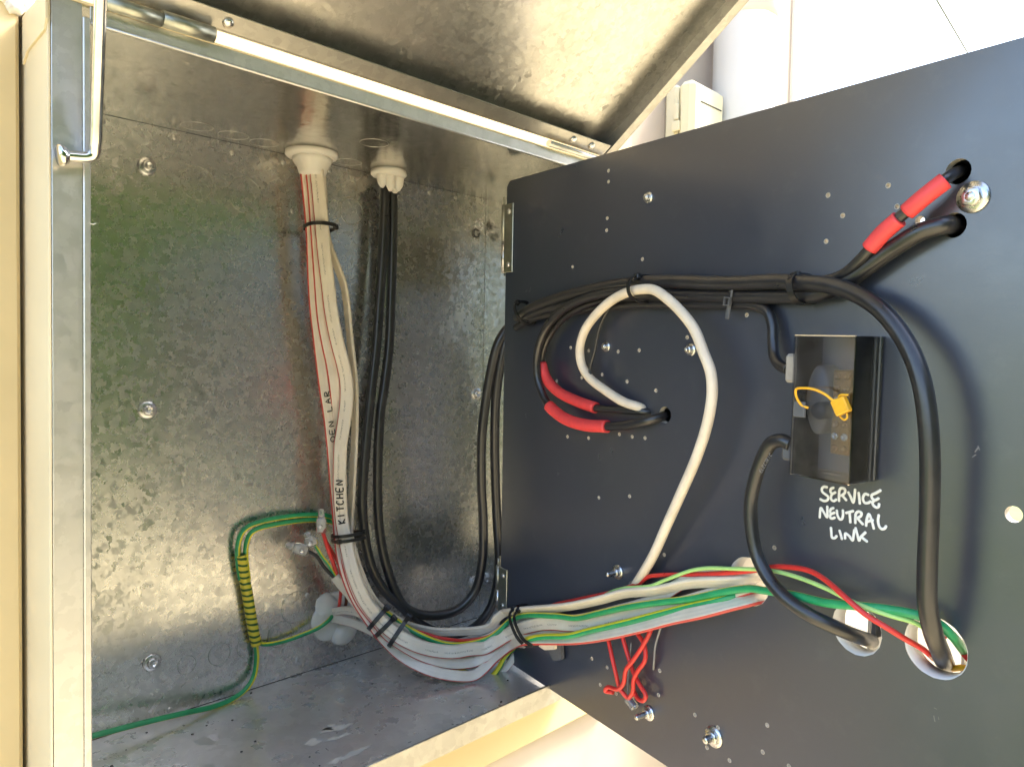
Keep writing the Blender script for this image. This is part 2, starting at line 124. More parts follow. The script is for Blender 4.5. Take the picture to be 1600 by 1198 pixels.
HOLES = [(179.7, 557.7, 1.7), (180.1, 547.1, 1.7), (179.6, 511.6, 1.7), (179.1, 499.8, 1.7), (126.9, 467.1, 1.7), (230.6, 467.8, 1.7), (420.2, 500.5, 1.7), (432.5, 484.4, 1.7), (465.0, 500.7, 1.7), (420.3, 467.3, 1.7), (471.9, 485.7, 1.7), (126.7, 382.3, 1.7), (156.1, 379.8, 1.7), (200.5, 380.4, 1.7), (229.8, 382.5, 1.7), (289.3, 395.5, 1.7), (145.8, 351.5, 1.7), (103.6, 345.5, 1.7), (177.8, 356.6, 1.7), (214.4, 351.8, 1.7), (253.1, 345.9, 1.7), (159.4, 290.0, 1.7), (205.5, 299.6, 1.7), (223.6, 299.3, 1.7), (240.8, 300.3, 1.7), (124.6, 287.1, 1.7), (222.3, 241.2, 1.7), (177.6, 231.3, 1.7), (352.2, 414.5, 1.7), (270.0, 196.0, 1.7), (387.1, 231.7, 1.7), (173.0, 61.6, 1.7), (196.8, 61.2, 1.7), (186.9, 39.2, 1.7), (268.9, 86.0, 1.7), (268.2, 62.4, 1.7), (211.0, 39.8, 1.7), (312.7, 62.9, 1.7), (338.5, 63.0, 1.7), (327.5, 40.1, 1.7), (351.8, 40.6, 1.7), (387.3, 87.4, 1.7), (384.1, 63.6, 1.7), (408.5, 64.0, 1.7), (487.8, 474.5, 3.2), (552.8, 293.3, 5.0), (265.4, 324.5, 7.5), (509.8, 502.7, 8.0), (508.9, 469.4, 8.0), (232.1, 152.4, 8.5)]
BIG = [(364.1, 197.9, 20), (457.7, 190.3, 19), (512.0, 196.4, 20.5)]
BOLTS = [(209.0, 163.0, 0.0, 5.5, 15), (256.6, 40.0, 0.0, 5.5, 17), (334.7, 53.3, 0.0, 7, 12), (519.8, 485.5, -0.0, 7.5, 5), (236.7, 523.8, -0.0, 4, 5), (183.5, 385.0, 0.0, 4, 5), (294.2, 384.9, 0.0, 4.3, 7)]
WRITING = {
    'SERVICE': [[(429.8, 287.7), (427.6, 287.6), (425.9, 285.6), (426.5, 283.5), (429.3, 282.1), (431.4, 280.7), (430.8, 278.3), (428.1, 277.1), (425.3, 277.7)], [(435.0, 288.1), (433.2, 286.9), (433.0, 284.7), (434.7, 283.8), (436.7, 285.0)], [(434.7, 283.8), (433.6, 281.6), (434.0, 279.2), (435.9, 278.6), (437.7, 279.9)], [(440.0, 279.6), (439.8, 283.2), (440.1, 287.8), (441.7, 289.2), (444.1, 288.7), (444.2, 286.3), (442.2, 284.1), (441.0, 283.5)], [(442.2, 284.1), (445.4, 281.2)], [(447.0, 286.8), (448.6, 284.4), (450.9, 280.4), (451.6, 285.0), (451.9, 289.7)], [(454.7, 287.8), (455.3, 284.4), (455.8, 280.8)], [(461.7, 288.0), (459.7, 288.3), (458.2, 286.3), (458.1, 283.6), (459.6, 281.9), (462.0, 282.4), (463.5, 283.5)], [(470.2, 292.6), (467.4, 290.4), (464.2, 288.1), (464.8, 286.0), (466.8, 285.3), (469.1, 286.8)], [(466.8, 285.3), (465.1, 283.2), (466.1, 281.1), (468.4, 280.4), (469.6, 281.3), (469.8, 282.9)]],
    'NEUTRAL': [[(425.2, 264.3), (425.3, 268.0), (425.9, 271.3), (428.0, 269.0), (431.2, 265.5), (431.2, 269.7), (431.0, 273.2)], [(435.7, 273.3), (433.9, 272.1), (433.4, 269.7), (434.7, 269.0), (436.7, 270.0)], [(434.7, 269.0), (433.5, 267.4), (434.1, 265.5), (435.6, 265.6), (437.1, 266.5)], [(438.7, 271.9), (439.3, 268.7), (441.2, 266.3), (442.8, 266.7), (443.6, 269.6), (443.4, 272.9)], [(446.1, 271.9), (451.0, 274.2)], [(448.5, 272.8), (449.0, 269.4), (449.4, 265.9)], [(453.2, 266.3), (453.1, 269.8), (453.4, 273.0), (455.1, 274.7), (457.4, 274.3), (457.1, 272.0), (454.4, 269.9)], [(454.4, 269.9), (458.7, 266.6)], [(461.3, 266.1), (461.5, 270.3), (462.9, 274.6), (464.8, 271.4), (466.9, 265.4)], [(461.6, 268.8), (465.8, 270.8)], [(470.0, 275.1), (469.7, 271.6), (470.8, 267.6), (472.6, 266.2), (474.8, 267.2), (475.5, 268.6)]],
    'LINK': [[(434.7, 258.2), (435.1, 255.0), (435.8, 251.5), (437.8, 251.5), (439.3, 253.2)], [(441.6, 257.6), (442.7, 254.9), (443.5, 252.4)], [(446.0, 253.4), (446.1, 256.8), (449.1, 255.7), (451.7, 253.2), (452.3, 256.3), (452.7, 260.6)], [(453.7, 262.3), (455.0, 258.7), (456.7, 254.1), (457.4, 256.4), (460.9, 260.9)], [(458.1, 257.2), (462.3, 255.1)]],
}
SCREWS = [(-459.0, 0.0, 1757.4), (-458.3, 0.0, 1517.6), (-453.8, 0.0, 1261.4), (-13.3, -0.0, 1761.3), (-14.1, 0.0, 1523.4), (-11.8, 0.0, 1254.5)]
KNOCK = [(-409.3, 0.0, 1749.9, 17), (-357.5, 0.0, 1745.9, 19), (-255.9, 0.0, 1745.4, 17), (-223.4, 0.0, 1748.7, 16), (-418.5, 0.0, 1248.8, 9.5), (-383.7, 0.0, 1250.8, 12), (-351.1, 0.0, 1251.3, 13), (-312.6, 0.0, 1254.5, 15), (-293.4, 0.0, 1281.4, 18)]
CKNOCK = [(-421.5, -29.1, 1800.0), (-383.3, -27.2, 1800.0), (-348.5, -25.1, 1800.0), (-244.4, -25.8, 1800.0), (-270.6, -114.6, 1800.0)]
DIMPLE = [(-498.7, 0.0, 1791.8), (-432.6, 0.0, 1791.8), (-372.0, 0.0, 1788.2), (-312.7, 0.0, 1789.6), (-253.8, 0.0, 1791.3), (-103.6, 0.0, 1790.9), (-57.9, -0.0, 1791.5), (-301.3, 0.0, 1737.1), (-278.6, 0.0, 1292.5), (-291.2, 0.0, 1218.8), (-436.1, 0.0, 1206.8)]
G = {
    'bush1': (-296.3, -32.2, 1800.0),
    'bush2': (-195.6, -37.3, 1800.0),
    'gland': (-241.9, 0.0, 1258.7),
    'nl': {'fl_t': (421.6, 398.3, 36.0), 'fr_t': (468.3, 398.9, 36.0), 'fr_b': (470.4, 303.2, 36.0), 'fl_b': (425.4, 299.1, 36.0), 'br_t': (469.4, 397.6, -0.0), 'boss1': (403.9, 374.6, 20.0), 'boss2': (401.8, 315.5, 20.0), 'bar_t': (445.9, 374.8, 18.0), 'bar_b': (446.9, 316.4, 18.0), 'seal': (462.9, 352.1, 41.0), 'knob': (437.9, 346.3, 30.0), 'plate': (432.2, 355.2, 26.0)},
    'nlwire': [(436.5, 348.3, 37.0), (432.2, 350.2, 39.0), (429.9, 356.4, 42.0), (431.1, 361.0, 44.0), (438.4, 362.5, 46.0), (446.3, 362.2, 46.0), (453.7, 359.2, 44.0), (458.2, 355.6, 42.0)],
    'hinge1': [(-6.5, 548.1, 0.0), (17.5, 468.0, 0.0)],
    'hinge2': [(-6.4, 112.2, 0.0), (17.7, 57.2, 0.0)],
    'flap': [(-601.0, -189.6, 1798.0), (-601.0, -242.0, 1790.1), (-601.0, -241.9, 1783.1), (-601.0, -239.0, 1776.9), (-601.0, -192.5, 1776.9)],
    'rod': [(-594.7, -242.6, 1698.8), (-579.8, -242.6, 1701.0), (-577.0, -243.6, 1703.0), (-576.8, -246.6, 1707.8), (-578.5, -256.6, 1736.8), (-583.4, -279.6, 1787.5)],
    'barrel': [(-568.6, -237.6, 1793.4), (-532.6, -237.6, 1800.0), (-496.4, -237.6, 1804.2), (-134.5, -237.6, 1800.1), (-53.8, -237.6, 1801.7)],
    'lidscrew': [(308, 25), (912, 227), (863, 212)],
    'conn': [((-281.4, -34.0, 1399.9), (-281.1, -34.0, 1372.7), 7.65), ((-297.5, -30.0, 1375.2), (-291.6, -34.0, 1359.0), 9), ((-321.1, -26.0, 1364.6), (-297.6, -32.0, 1353.8), 8.5)],
    'pipe': (336.5, -210.0, 1981.4),
    'wall_end': (614.5, -160.0, 2121.7),
    'jb_left': 198.6,
    'jb_front_y': -208.7,
    'jb_tl': (198.6, -207.9, 1974.0),
    'jb_right': (289.7, -208.7, 1950.9),
    'jb_slot': [(217.3, -208.7, 1948.5), (274.8, -208.7, 1949.1)],
    'trim_bottom': (-149.2, -178.0, 1109.9),
    'trim_bottom2': (31.3, -178.0, 1107.7),
    'pipe_l': (192.0, -240.0, 1963.5),
    'pipe_r': (374.5, -240.0, 2013.4),
    'collar': (329.4, -210.0, 2097.5),
    'clip': (345.6, 424.9, 16.0),
    'crimp': (238.4, 43.2, 6.0),
    'wedge': [(87.1, 51.0, 4.0), (127.5, 65.4, 4.0), (126.7, 57.2, 4.0), (109.7, 50.4, 4.0)],
    'tab': [(106.0, 50.0, 2.0), (129.6, 61.4, 2.0), (131.2, 46.3, 2.0), (117.9, 39.2, 2.0)],
    'smudge': [(-342.4, -136.6, 1200.0), (-329.8, -157.1, 1200.0), (-355.3, -189.6, 1200.0)],
    'redbit': (52.3, 357.8, 3.0),
    'K_text': ((-254.9, -44.5, 1380.9), (-254.4, -41.5, 1433.2), (-264.3, -44.5, 1383.0)),
    'B_text': ((-269.2, -40.0, 1473.4), (-274.0, -40.0, 1533.4), (-274.2, -40.0, 1473.8)),
    'E_text': ((398.2, 297.0, 36.0), (407.0, 312.1, 36.0), (400.5, 296.4, 36.0)),
}
PANEL = {'P0': (-91.3, -134.1, 1208.6), 'U': [-0.188268, -0.98181, -0.024583], 'V': [-0.022423, -0.020727, 0.999534], 'N': [-0.981862, 0.188732, -0.018113]}
BOX_D = 0.2346          # depth of the steel box
Z0 = 1.2                # its floor above the ground
H = 0.6
W = 0.6

def mv(p):
    return Vector((p[0] / 1000, p[1] / 1000, p[2] / 1000))

# ------------------------------------------------------------------ materials
def new_mat(name):
    m = bpy.data.materials.new(name)
    m.use_nodes = True
    nt = m.node_tree
    b = nt.nodes['Principled BSDF']
    return m, nt, b

def nd(nt, t, **kw):
    n = nt.nodes.new(t)
    for k, v in kw.items():
        if k in n.inputs:
            n.inputs[k].default_value = v
        else:
            setattr(n, k, v)
    return n

def coords(nt, kind='Object', scale=None):
    tc = nd(nt, 'ShaderNodeTexCoord')
    out = tc.outputs[kind]
    if scale:
        mp = nd(nt, 'ShaderNodeMapping')
        mp.inputs['Scale'].default_value = scale
        nt.links.new(out, mp.inputs['Vector'])
        out = mp.outputs[0]
    return out

def noise(nt, vec, scale, detail=3, rough=0.55):
    n = nd(nt, 'ShaderNodeTexNoise', Scale=scale, Detail=detail, Roughness=rough)
    nt.links.new(vec, n.inputs['Vector'])
    return n

def ramp(nt, fac, stops):
    r = nd(nt, 'ShaderNodeValToRGB')
    el = r.color_ramp.elements
    while len(el) < len(stops):
        el.new(0.5)
    for e, (p, c) in zip(el, stops):
        e.position = p
        e.color = (*c, 1) if len(c) == 3 else c
    nt.links.new(fac, r.inputs[0])
    return r

def maprange(nt, val, a, b, c, d):
    m = nd(nt, 'ShaderNodeMapRange')
    for i, v in zip((1, 2, 3, 4), (a, b, c, d)):
        m.inputs[i].default_value = v
    nt.links.new(val, m.inputs[0])
    return m.outputs[0]

def mixc(nt, fac, a, b, blend='MIX'):
    m = nd(nt, 'ShaderNodeMix', data_type='RGBA', blend_type=blend)
    for sock, v in ((m.inputs[0], fac), (m.inputs[6], a), (m.inputs[7], b)):
        if isinstance(v, (int, float)):
            sock.default_value = v
        elif isinstance(v, tuple):
            sock.default_value = (*v, 1)
        else:
            nt.links.new(v, sock)
    return m.outputs[2]

def math_n(nt, op, a, b=None):
    m = nd(nt, 'ShaderNodeMath', operation=op)
    for i, v in enumerate((a, b)):
        if v is None:
            continue
        if isinstance(v, (int, float)):
            m.inputs[i].default_value = v
        else:
            nt.links.new(v, m.inputs[i])
    return m.outputs[0]

def bump(nt, b, height, strength=0.2, dist=0.001):
    n = nd(nt, 'ShaderNodeBump', Strength=strength, Distance=dist)
    nt.links.new(height, n.inputs['Height'])
    nt.links.new(n.outputs[0], b.inputs['Normal'])
    return n

def plain(name, col, rough=0.45, var=0.12, scale=60, metal=0.0, bumps=0.0, spec=0.5, rvar=0.1):
    m, nt, b = new_mat(name)
    v = coords(nt)
    n = noise(nt, v, scale, 4)
    lo = tuple(c * (1 - var) for c in col)
    hi = tuple(min(1, c * (1 + var)) for c in col)
    r = ramp(nt, n.outputs[0], [(0.3, lo), (0.7, hi)])
    nt.links.new(r.outputs[0], b.inputs['Base Color'])
    nt.links.new(maprange(nt, n.outputs[0], 0.25, 0.75, rough - rvar, rough + rvar), b.inputs['Roughness'])
    b.inputs['Metallic'].default_value = metal
    b.inputs['Specular IOR Level'].default_value = spec
    if bumps:
        n2 = noise(nt, v, scale * 8, 3)
        bump(nt, b, n2.outputs[0], bumps)
    return m

def galvanised(name, lo=0.42, hi=0.62, tilt=0.06, r0=0.2, r1=0.32, scale=150, dirt=0.35, tint=(1, 0.985, 0.955), fleck=0.5, metal=1.0, wavy=0.06):
    """hot dipped zinc: small leaf shaped spangle cells, each with its own tilt and gloss, a few standing out"""
    m, nt, b = new_mat(name)
    v = coords(nt)
    warp = noise(nt, v, 90, 4, 0.6)
    add = nd(nt, 'ShaderNodeVectorMath', operation='MULTIPLY_ADD')
    add.inputs[1].default_value = (0.020, 0.020, 0.020)
    nt.links.new(warp.outputs['Color'], add.inputs[0])
    nt.links.new(v, add.inputs[2])
    vo = nd(nt, 'ShaderNodeTexVoronoi', Scale=scale)
    nt.links.new(add.outputs[0], vo.inputs['Vector'])
    sep = nd(nt, 'ShaderNodeSeparateColor')
    nt.links.new(vo.outputs['Color'], sep.inputs[0])
    geo = nd(nt, 'ShaderNodeNewGeometry')
    off = nd(nt, 'ShaderNodeVectorMath', operation='SUBTRACT')
    off.inputs[1].default_value = (0.5, 0.5, 0.5)
    nt.links.new(vo.outputs['Color'], off.inputs[0])
    big = noise(nt, v, 11, 4, 0.65)
    patch = maprange(nt, big.outputs[0], 0.42, 0.62, 0.0, 1.0)
    odd = math_n(nt, 'MULTIPLY', math_n(nt, 'GREATER_THAN', sep.outputs[2], 0.74), patch)
    amt = math_n(nt, 'ADD', tilt, math_n(nt, 'MULTIPLY', odd, tilt * 4.0))
    sc = nd(nt, 'ShaderNodeVectorMath', operation='SCALE')
    nt.links.new(off.outputs[0], sc.inputs[0])
    nt.links.new(amt, sc.inputs['Scale'])
    ad2 = nd(nt, 'ShaderNodeVectorMath', operation='ADD')
    nt.links.new(geo.outputs['Normal'], ad2.inputs[0])
    nt.links.new(sc.outputs[0], ad2.inputs[1])
    nrm = nd(nt, 'ShaderNodeVectorMath', operation='NORMALIZE')
    nt.links.new(ad2.outputs[0], nrm.inputs[0])
    bp = nd(nt, 'ShaderNodeBump', Strength=wavy, Distance=0.002)
    wave = noise(nt, v, 16, 2)
    nt.links.new(wave.outputs[0], bp.inputs['Height'])
    nt.links.new(nrm.outputs[0], bp.inputs['Normal'])
    nt.links.new(bp.outputs[0], b.inputs['Normal'])
    g = maprange(nt, sep.outputs[1], 0, 1, lo, hi)
    g = math_n(nt, 'MULTIPLY', g, math_n(nt, 'SUBTRACT', 1.0, math_n(nt, 'MULTIPLY', odd, fleck * 0.6)))
    colr = nd(nt, 'ShaderNodeCombineColor')
    for i, t in enumerate(tint):
        nt.links.new(math_n(nt, 'MULTIPLY', g, t), colr.inputs[i])
    stain = noise(nt, v, 5.5, 5, 0.65)
    sf = maprange(nt, stain.outputs[0], 0.48, 0.70, 0, dirt)
    c = mixc(nt, sf, colr.outputs[0], (0.36, 0.33, 0.28))
    nt.links.new(c, b.inputs['Base Color'])
    b.inputs['Metallic'].default_value = metal
    rr = maprange(nt, sep.outputs[0], 0, 1, r0, r1)
    rr = math_n(nt, 'ADD', rr, math_n(nt, 'MULTIPLY', sf, 0.35))
    nt.links.new(rr, b.inputs['Roughness'])
    return m

MAT = {}
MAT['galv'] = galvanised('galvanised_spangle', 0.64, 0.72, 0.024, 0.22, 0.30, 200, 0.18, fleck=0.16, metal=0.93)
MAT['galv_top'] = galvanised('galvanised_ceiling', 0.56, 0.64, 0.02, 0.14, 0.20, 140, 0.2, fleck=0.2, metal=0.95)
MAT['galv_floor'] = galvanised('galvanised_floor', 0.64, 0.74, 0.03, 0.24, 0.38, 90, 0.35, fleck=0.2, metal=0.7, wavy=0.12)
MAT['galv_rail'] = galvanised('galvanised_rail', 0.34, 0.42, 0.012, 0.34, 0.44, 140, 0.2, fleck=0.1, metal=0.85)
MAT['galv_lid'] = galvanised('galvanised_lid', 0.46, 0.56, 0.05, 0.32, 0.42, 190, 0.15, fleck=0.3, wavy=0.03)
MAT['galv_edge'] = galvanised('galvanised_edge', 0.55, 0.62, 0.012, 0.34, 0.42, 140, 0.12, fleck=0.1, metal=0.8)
MAT['zinc'] = plain('zinc_plated_steel', (0.66, 0.66, 0.67), 0.3, 0.15, 300, 1.0)
MAT['steel_dull'] = plain('dull_hinge_steel', (0.44, 0.45, 0.40), 0.42, 0.15, 200, 1.0)
MAT['rod'] = plain('bright_steel_rod', (0.72, 0.70, 0.67), 0.16, 0.1, 120, 1.0, rvar=0.05)
MAT['cream_paint'] = plain('cream_powder_coat', (0.68, 0.60, 0.43), 0.5, 0.06, 12, 0, 0.1)
MAT['trim'] = plain('yellow_painted_timber', (0.64, 0.52, 0.30), 0.5, 0.06, 9, 0, 0.15)
MAT['wall'] = plain('offwhite_rendered_sheet', (0.50, 0.44, 0.385), 0.75, 0.10, 7, 0, 0.25)
MAT['tie'] = plain('black_nylon', (0.012, 0.012, 0.013), 0.35, 0.2, 200)
MAT['red_sleeve'] = plain('red_heat_shrink', (0.72, 0.06, 0.065), 0.5, 0.1, 120, 0, 0.1)
MAT['red_wire'] = plain('red_insulation', (0.62, 0.035, 0.03), 0.35, 0.08, 120)
MAT['brown_wire'] = plain('brown_insulation', (0.16, 0.045, 0.02), 0.35, 0.1, 120)
MAT['pale_green'] = plain('pale_green_insulation', (0.40, 0.66, 0.22), 0.35, 0.08, 120)
MAT['white_round'] = plain('soiled_white_sheath', (0.74, 0.65, 0.54), 0.45, 0.1, 45)
MAT['white_plastic'] = plain('white_plastic', (0.80, 0.79, 0.76), 0.4, 0.05, 30)
MAT['pvc'] = plain('grey_white_pvc', (0.74, 0.73, 0.69), 0.4, 0.04, 8)
MAT['cream_plastic'] = plain('cream_plastic', (0.78, 0.74, 0.54), 0.45, 0.04, 12)
MAT['yellow_plastic'] = plain('yellow_plastic', (0.80, 0.42, 0.02), 0.4, 0.08, 300)
MAT['brass'] = plain('brass_bar', (0.46, 0.26, 0.13), 0.38, 0.2, 220, 1.0)
MAT['grey_plastic'] = plain('grey_plastic', (0.10, 0.105, 0.12), 0.4, 0.1, 100)
MAT['slate_plastic'] = plain('slate_plastic', (0.15, 0.17, 0.22), 0.4, 0.1, 100)
MAT['pale_grey'] = plain('warm_grey_plastic', (0.36, 0.33, 0.30), 0.4, 0.1, 100)
MAT['groove'] = plain('dark_joint', (0.03, 0.03, 0.028), 0.7, 0.2, 60)
MAT['marker'] = plain('white_paint_marker', (0.83, 0.83, 0.82), 0.6, 0.05, 400)
MAT['ink'] = plain('black_ink', (0.01, 0.01, 0.012), 0.5, 0.1, 400)
MAT['raw_edge'] = plain('raw_board_edge', (0.50, 0.46, 0.40), 0.8, 0.15, 500)
MAT['concrete'] = plain('concrete_path', (0.58, 0.48, 0.27), 0.85, 0.15, 6, 0, 0.3)
MAT['thread'] = plain('grey_thread', (0.22, 0.22, 0.23), 0.45, 0.1, 100)

def mat_panel():
    m, nt, b = new_mat('black_panel_board')
    v = coords(nt)
    n = noise(nt, v, 5, 5, 0.6)
    fine = noise(nt, v, 420, 3)
    r = ramp(nt, n.outputs[0], [(0.3, (0.016, 0.023, 0.046)), (0.7, (0.022, 0.030, 0.057))])
    dust = noise(nt, v, 38, 6, 0.72)
    df = maprange(nt, dust.outputs[0], 0.55, 0.80, 0.0, 0.10)
    spk = noise(nt, v, 900, 2)
    df2 = math_n(nt, 'ADD', df, maprange(nt, spk.outputs[0], 0.70, 0.80, 0.0, 0.25))
    nt.links.new(mixc(nt, df2, r.outputs[0], (0.22, 0.22, 0.22)), b.inputs['Base Color'])
    sm = noise(nt, v, 13, 5, 0.7)
    nt.links.new(maprange(nt, sm.outputs[0], 0.3, 0.75, 0.27, 0.38), b.inputs['Roughness'])
    b.inputs['Specular IOR Level'].default_value = 1.0
    b.inputs['IOR'].default_value = 1.7
    bump(nt, b, fine.outputs[0], 0.06, 0.0005)
    return m
MAT['panel'] = mat_panel()

def mat_black_cable():
    m, nt, b = new_mat('black_cable_sheath')
    v = coords(nt)
    n = noise(nt, v, 70, 4, 0.65)
    r = ramp(nt, n.outputs[0], [(0.35, (0.014, 0.014, 0.017)), (0.72, (0.020, 0.020, 0.024))])
    dust = noise(nt, v, 28, 4, 0.7)
    df = maprange(nt, dust.outputs[0], 0.56, 0.75, 0.0, 0.10)
    c = mixc(nt, df, r.outputs[0], (0.13, 0.13, 0.14))
    nt.links.new(c, b.inputs['Base Color'])
    nt.links.new(maprange(nt, n.outputs[0], 0.3, 0.7, 0.27, 0.35), b.inputs['Roughness'])
    b.inputs['Specular IOR Level'].default_value = 0.7
    bump(nt, b, noise(nt, v, 500, 2).outputs[0], 0.08, 0.0005)
    return m
MAT['black_cable'] = mat_black_cable()

def uv_split(nt):
    uv = nd(nt, 'ShaderNodeUVMap')
    s = nd(nt, 'ShaderNodeSeparateXYZ')
    nt.links.new(uv.outputs[0], s.inputs[0])
    return s.outputs[0], s.outputs[1]

def band(nt, val, lo, hi):
    a = math_n(nt, 'GREATER_THAN', val, lo)
    b = math_n(nt, 'LESS_THAN', val, hi)
    return math_n(nt, 'MULTIPLY', a, b)

def mat_flat(name, prints=True):
    """white flat sheath, red tracer on one edge (u = round the section, v = metres along)"""
    m, nt, b = new_mat(name)
    u, vv = uv_split(nt)
    v = coords(nt)
    n = noise(nt, v, 35, 4, 0.6)
    base = ramp(nt, n.outputs[0], [(0.3, (0.62, 0.56, 0.475)), (0.7, (0.72, 0.665, 0.575))]).outputs[0]
    c = mixc(nt, band(nt, u, 0.185, 0.30), base, (0.50, 0.06, 0.05))
    if prints:
        comb = nd(nt, 'ShaderNodeCombineXYZ')
        nt.links.new(math_n(nt, 'MULTIPLY', vv, 700.0), comb.inputs[0])
        nt.links.new(math_n(nt, 'MULTIPLY', u, 120.0), comb.inputs[1])
        tx = nd(nt, 'ShaderNodeTexNoise', Scale=1.0, Detail=1.0)
        nt.links.new(comb.outputs[0], tx.inputs['Vector'])
        ink = math_n(nt, 'GREATER_THAN', tx.outputs[0], 0.56)
        word = nd(nt, 'ShaderNodeTexNoise', noise_dimensions='1D', Scale=38.0, Detail=1.0)
        nt.links.new(vv, word.inputs['W'])
        ink = math_n(nt, 'MULTIPLY', ink, math_n(nt, 'GREATER_THAN', word.outputs[0], 0.47))
        ink = math_n(nt, 'MULTIPLY', ink, band(nt, u, 0.012, 0.06))
        c = mixc(nt, ink, c, (0.03, 0.03, 0.03))
    nt.links.new(c, b.inputs['Base Color'])
    b.inputs['Roughness'].default_value = 0.42
    b.inputs['Subsurface Weight'].default_value = 0.06
    b.inputs['Subsurface Radius'].default_value = (0.003, 0.002, 0.001)
    bump(nt, b, noise(nt, v, 180, 2).outputs[0], 0.08, 0.0005)
    return m
MAT['flat'] = mat_flat('white_flat_sheath')
MAT['flat_plain'] = mat_flat('white_flat_sheath_unprinted', False)

def mat_earth():
    m, nt, b = new_mat('green_yellow_insulation')
    u, vv = uv_split(nt)
    tw = math_n(nt, 'FRACT', math_n(nt, 'ADD', u, math_n(nt, 'MULTIPLY', vv, 0.25)))
    n = noise(nt, coords(nt), 80, 3)
    g = ramp(nt, n.outputs[0], [(0.3, (0.016, 0.26, 0.095)), (0.7, (0.026, 0.34, 0.135))]).outputs[0]
    c = mixc(nt, band(nt, tw, 0.60, 0.92), g, (0.74, 0.66, 0.03))
    nt.links.new(c, b.inputs['Base Color'])
    b.inputs['Roughness'].default_value = 0.34
    return m
MAT['earth'] = mat_earth()

def mat_tape():
    m, nt, b = new_mat('green_yellow_tape')
    u, vv = uv_split(nt)
    wob = noise(nt, coords(nt), 60, 2)
    t = math_n(nt, 'ADD', math_n(nt, 'MULTIPLY', vv, 145.0), math_n(nt, 'MULTIPLY', u, 1.0))
    t = math_n(nt, 'ADD', t, math_n(nt, 'MULTIPLY', wob.outputs[0], 0.6))
    fr = math_n(nt, 'FRACT', t)
    c = mixc(nt, band(nt, fr, 0.62, 1.1), (0.70, 0.60, 0.05), (0.02, 0.10, 0.02))
    nt.links.new(c, b.inputs['Base Color'])
    b.inputs['Roughness'].default_value = 0.38
    bump(nt, b, fr, 0.5, 0.0015)
    return m
MAT['tape'] = mat_tape()

def mat_sealant():
    m, nt, b = new_mat('translucent_white_sealant')
    v = coords(nt)
    b.inputs['Base Color'].default_value = (0.74, 0.72, 0.68, 1)
    b.inputs['Roughness'].default_value = 0.38
    b.inputs['Subsurface Weight'].default_value = 0.5
    b.inputs['Subsurface Radius'].default_value = (0.012, 0.010, 0.008)
    bump(nt, b, noise(nt, v, 140, 3).outputs[0], 0.25, 0.001)
    return m
MAT['sealant'] = mat_sealant()

def mat_clear(name, col, rough=0.08, trans=1.0):
    m, nt, b = new_mat(name)
    v = coords(nt)
    n = noise(nt, v, 90, 3)
    nt.links.new(maprange(nt, n.outputs[0], 0.3, 0.7, max(0.02, rough - 0.05), rough + 0.06), b.inputs['Roughness'])
    b.inputs['Base Color'].default_value = (*col, 1)
    b.inputs['Transmission Weight'].default_value = trans
    b.inputs['IOR'].default_value = 1.45
    return m
MAT['clear'] = mat_clear('clear_polycarbonate', (0.88, 0.87, 0.86), 0.12, 0.8)
def mat_smoked():
    m, nt, b = new_mat('smoked_cover')
    nt.nodes.remove(b)
    tr = nd(nt, 'ShaderNodeBsdfTransparent'); tr.inputs[0].default_value = (0.80, 0.82, 0.88, 1)
    gl = nd(nt, 'ShaderNodeBsdfGlossy')
    n = noise(nt, coords(nt), 60, 3)
    nt.links.new(maprange(nt, n.outputs[0], 0.3, 0.7, 0.06, 0.14), gl.inputs['Roughness'])
    fr = nd(nt, 'ShaderNodeFresnel', IOR=1.75)
    mx = nd(nt, 'ShaderNodeMixShader')
    nt.links.new(fr.outputs[0], mx.inputs[0]); nt.links.new(tr.outputs[0], mx.inputs[1]); nt.links.new(gl.outputs[0], mx.inputs[2])
    nt.links.new(mx.outputs[0], nt.nodes['Material Output'].inputs[0])
    return m
MAT['smoked'] = mat_smoked()

def mat_backlit():
    m, nt, b = new_mat('translucent_white_housing')
    b.inputs['Base Color'].default_value = (0.85, 0.83, 0.78, 1)
    b.inputs['Roughness'].default_value = 0.5
    tr = nd(nt, 'ShaderNodeBsdfTranslucent')
    tr.inputs[0].default_value = (0.9, 0.87, 0.8, 1)
    n = noise(nt, coords(nt), 30, 3)
    mx = nd(nt, 'ShaderNodeMixShader')
    nt.links.new(maprange(nt, n.outputs[0], 0.3, 0.7, 0.5, 0.6), mx.inputs[0])
    nt.links.new(b.outputs[0], mx.inputs[1])
    nt.links.new(tr.outputs[0], mx.inputs[2])
    nt.links.new(mx.outputs[0], nt.nodes['Material Output'].inputs[0])
    return m
MAT['backlit'] = mat_backlit()

def mat_ground():
    m, nt, b = new_mat('mown_lawn')
    v = coords(nt)
    n = noise(nt, v, 1.2, 6, 0.7)
    f = noise(nt, v, 60, 3)
    c1 = ramp(nt, n.outputs[0], [(0.3, (0.10, 0.15, 0.03)), (0.7, (0.22, 0.23, 0.07))]).outputs[0]
    c = mixc(nt, maprange(nt, f.outputs[0], 0.4, 0.7, 0, 0.5), c1, (0.14, 0.14, 0.05))
    nt.links.new(c, b.inputs['Base Color'])
    b.inputs['Roughness'].default_value = 0.9
    return m
MAT['lawn'] = mat_ground()

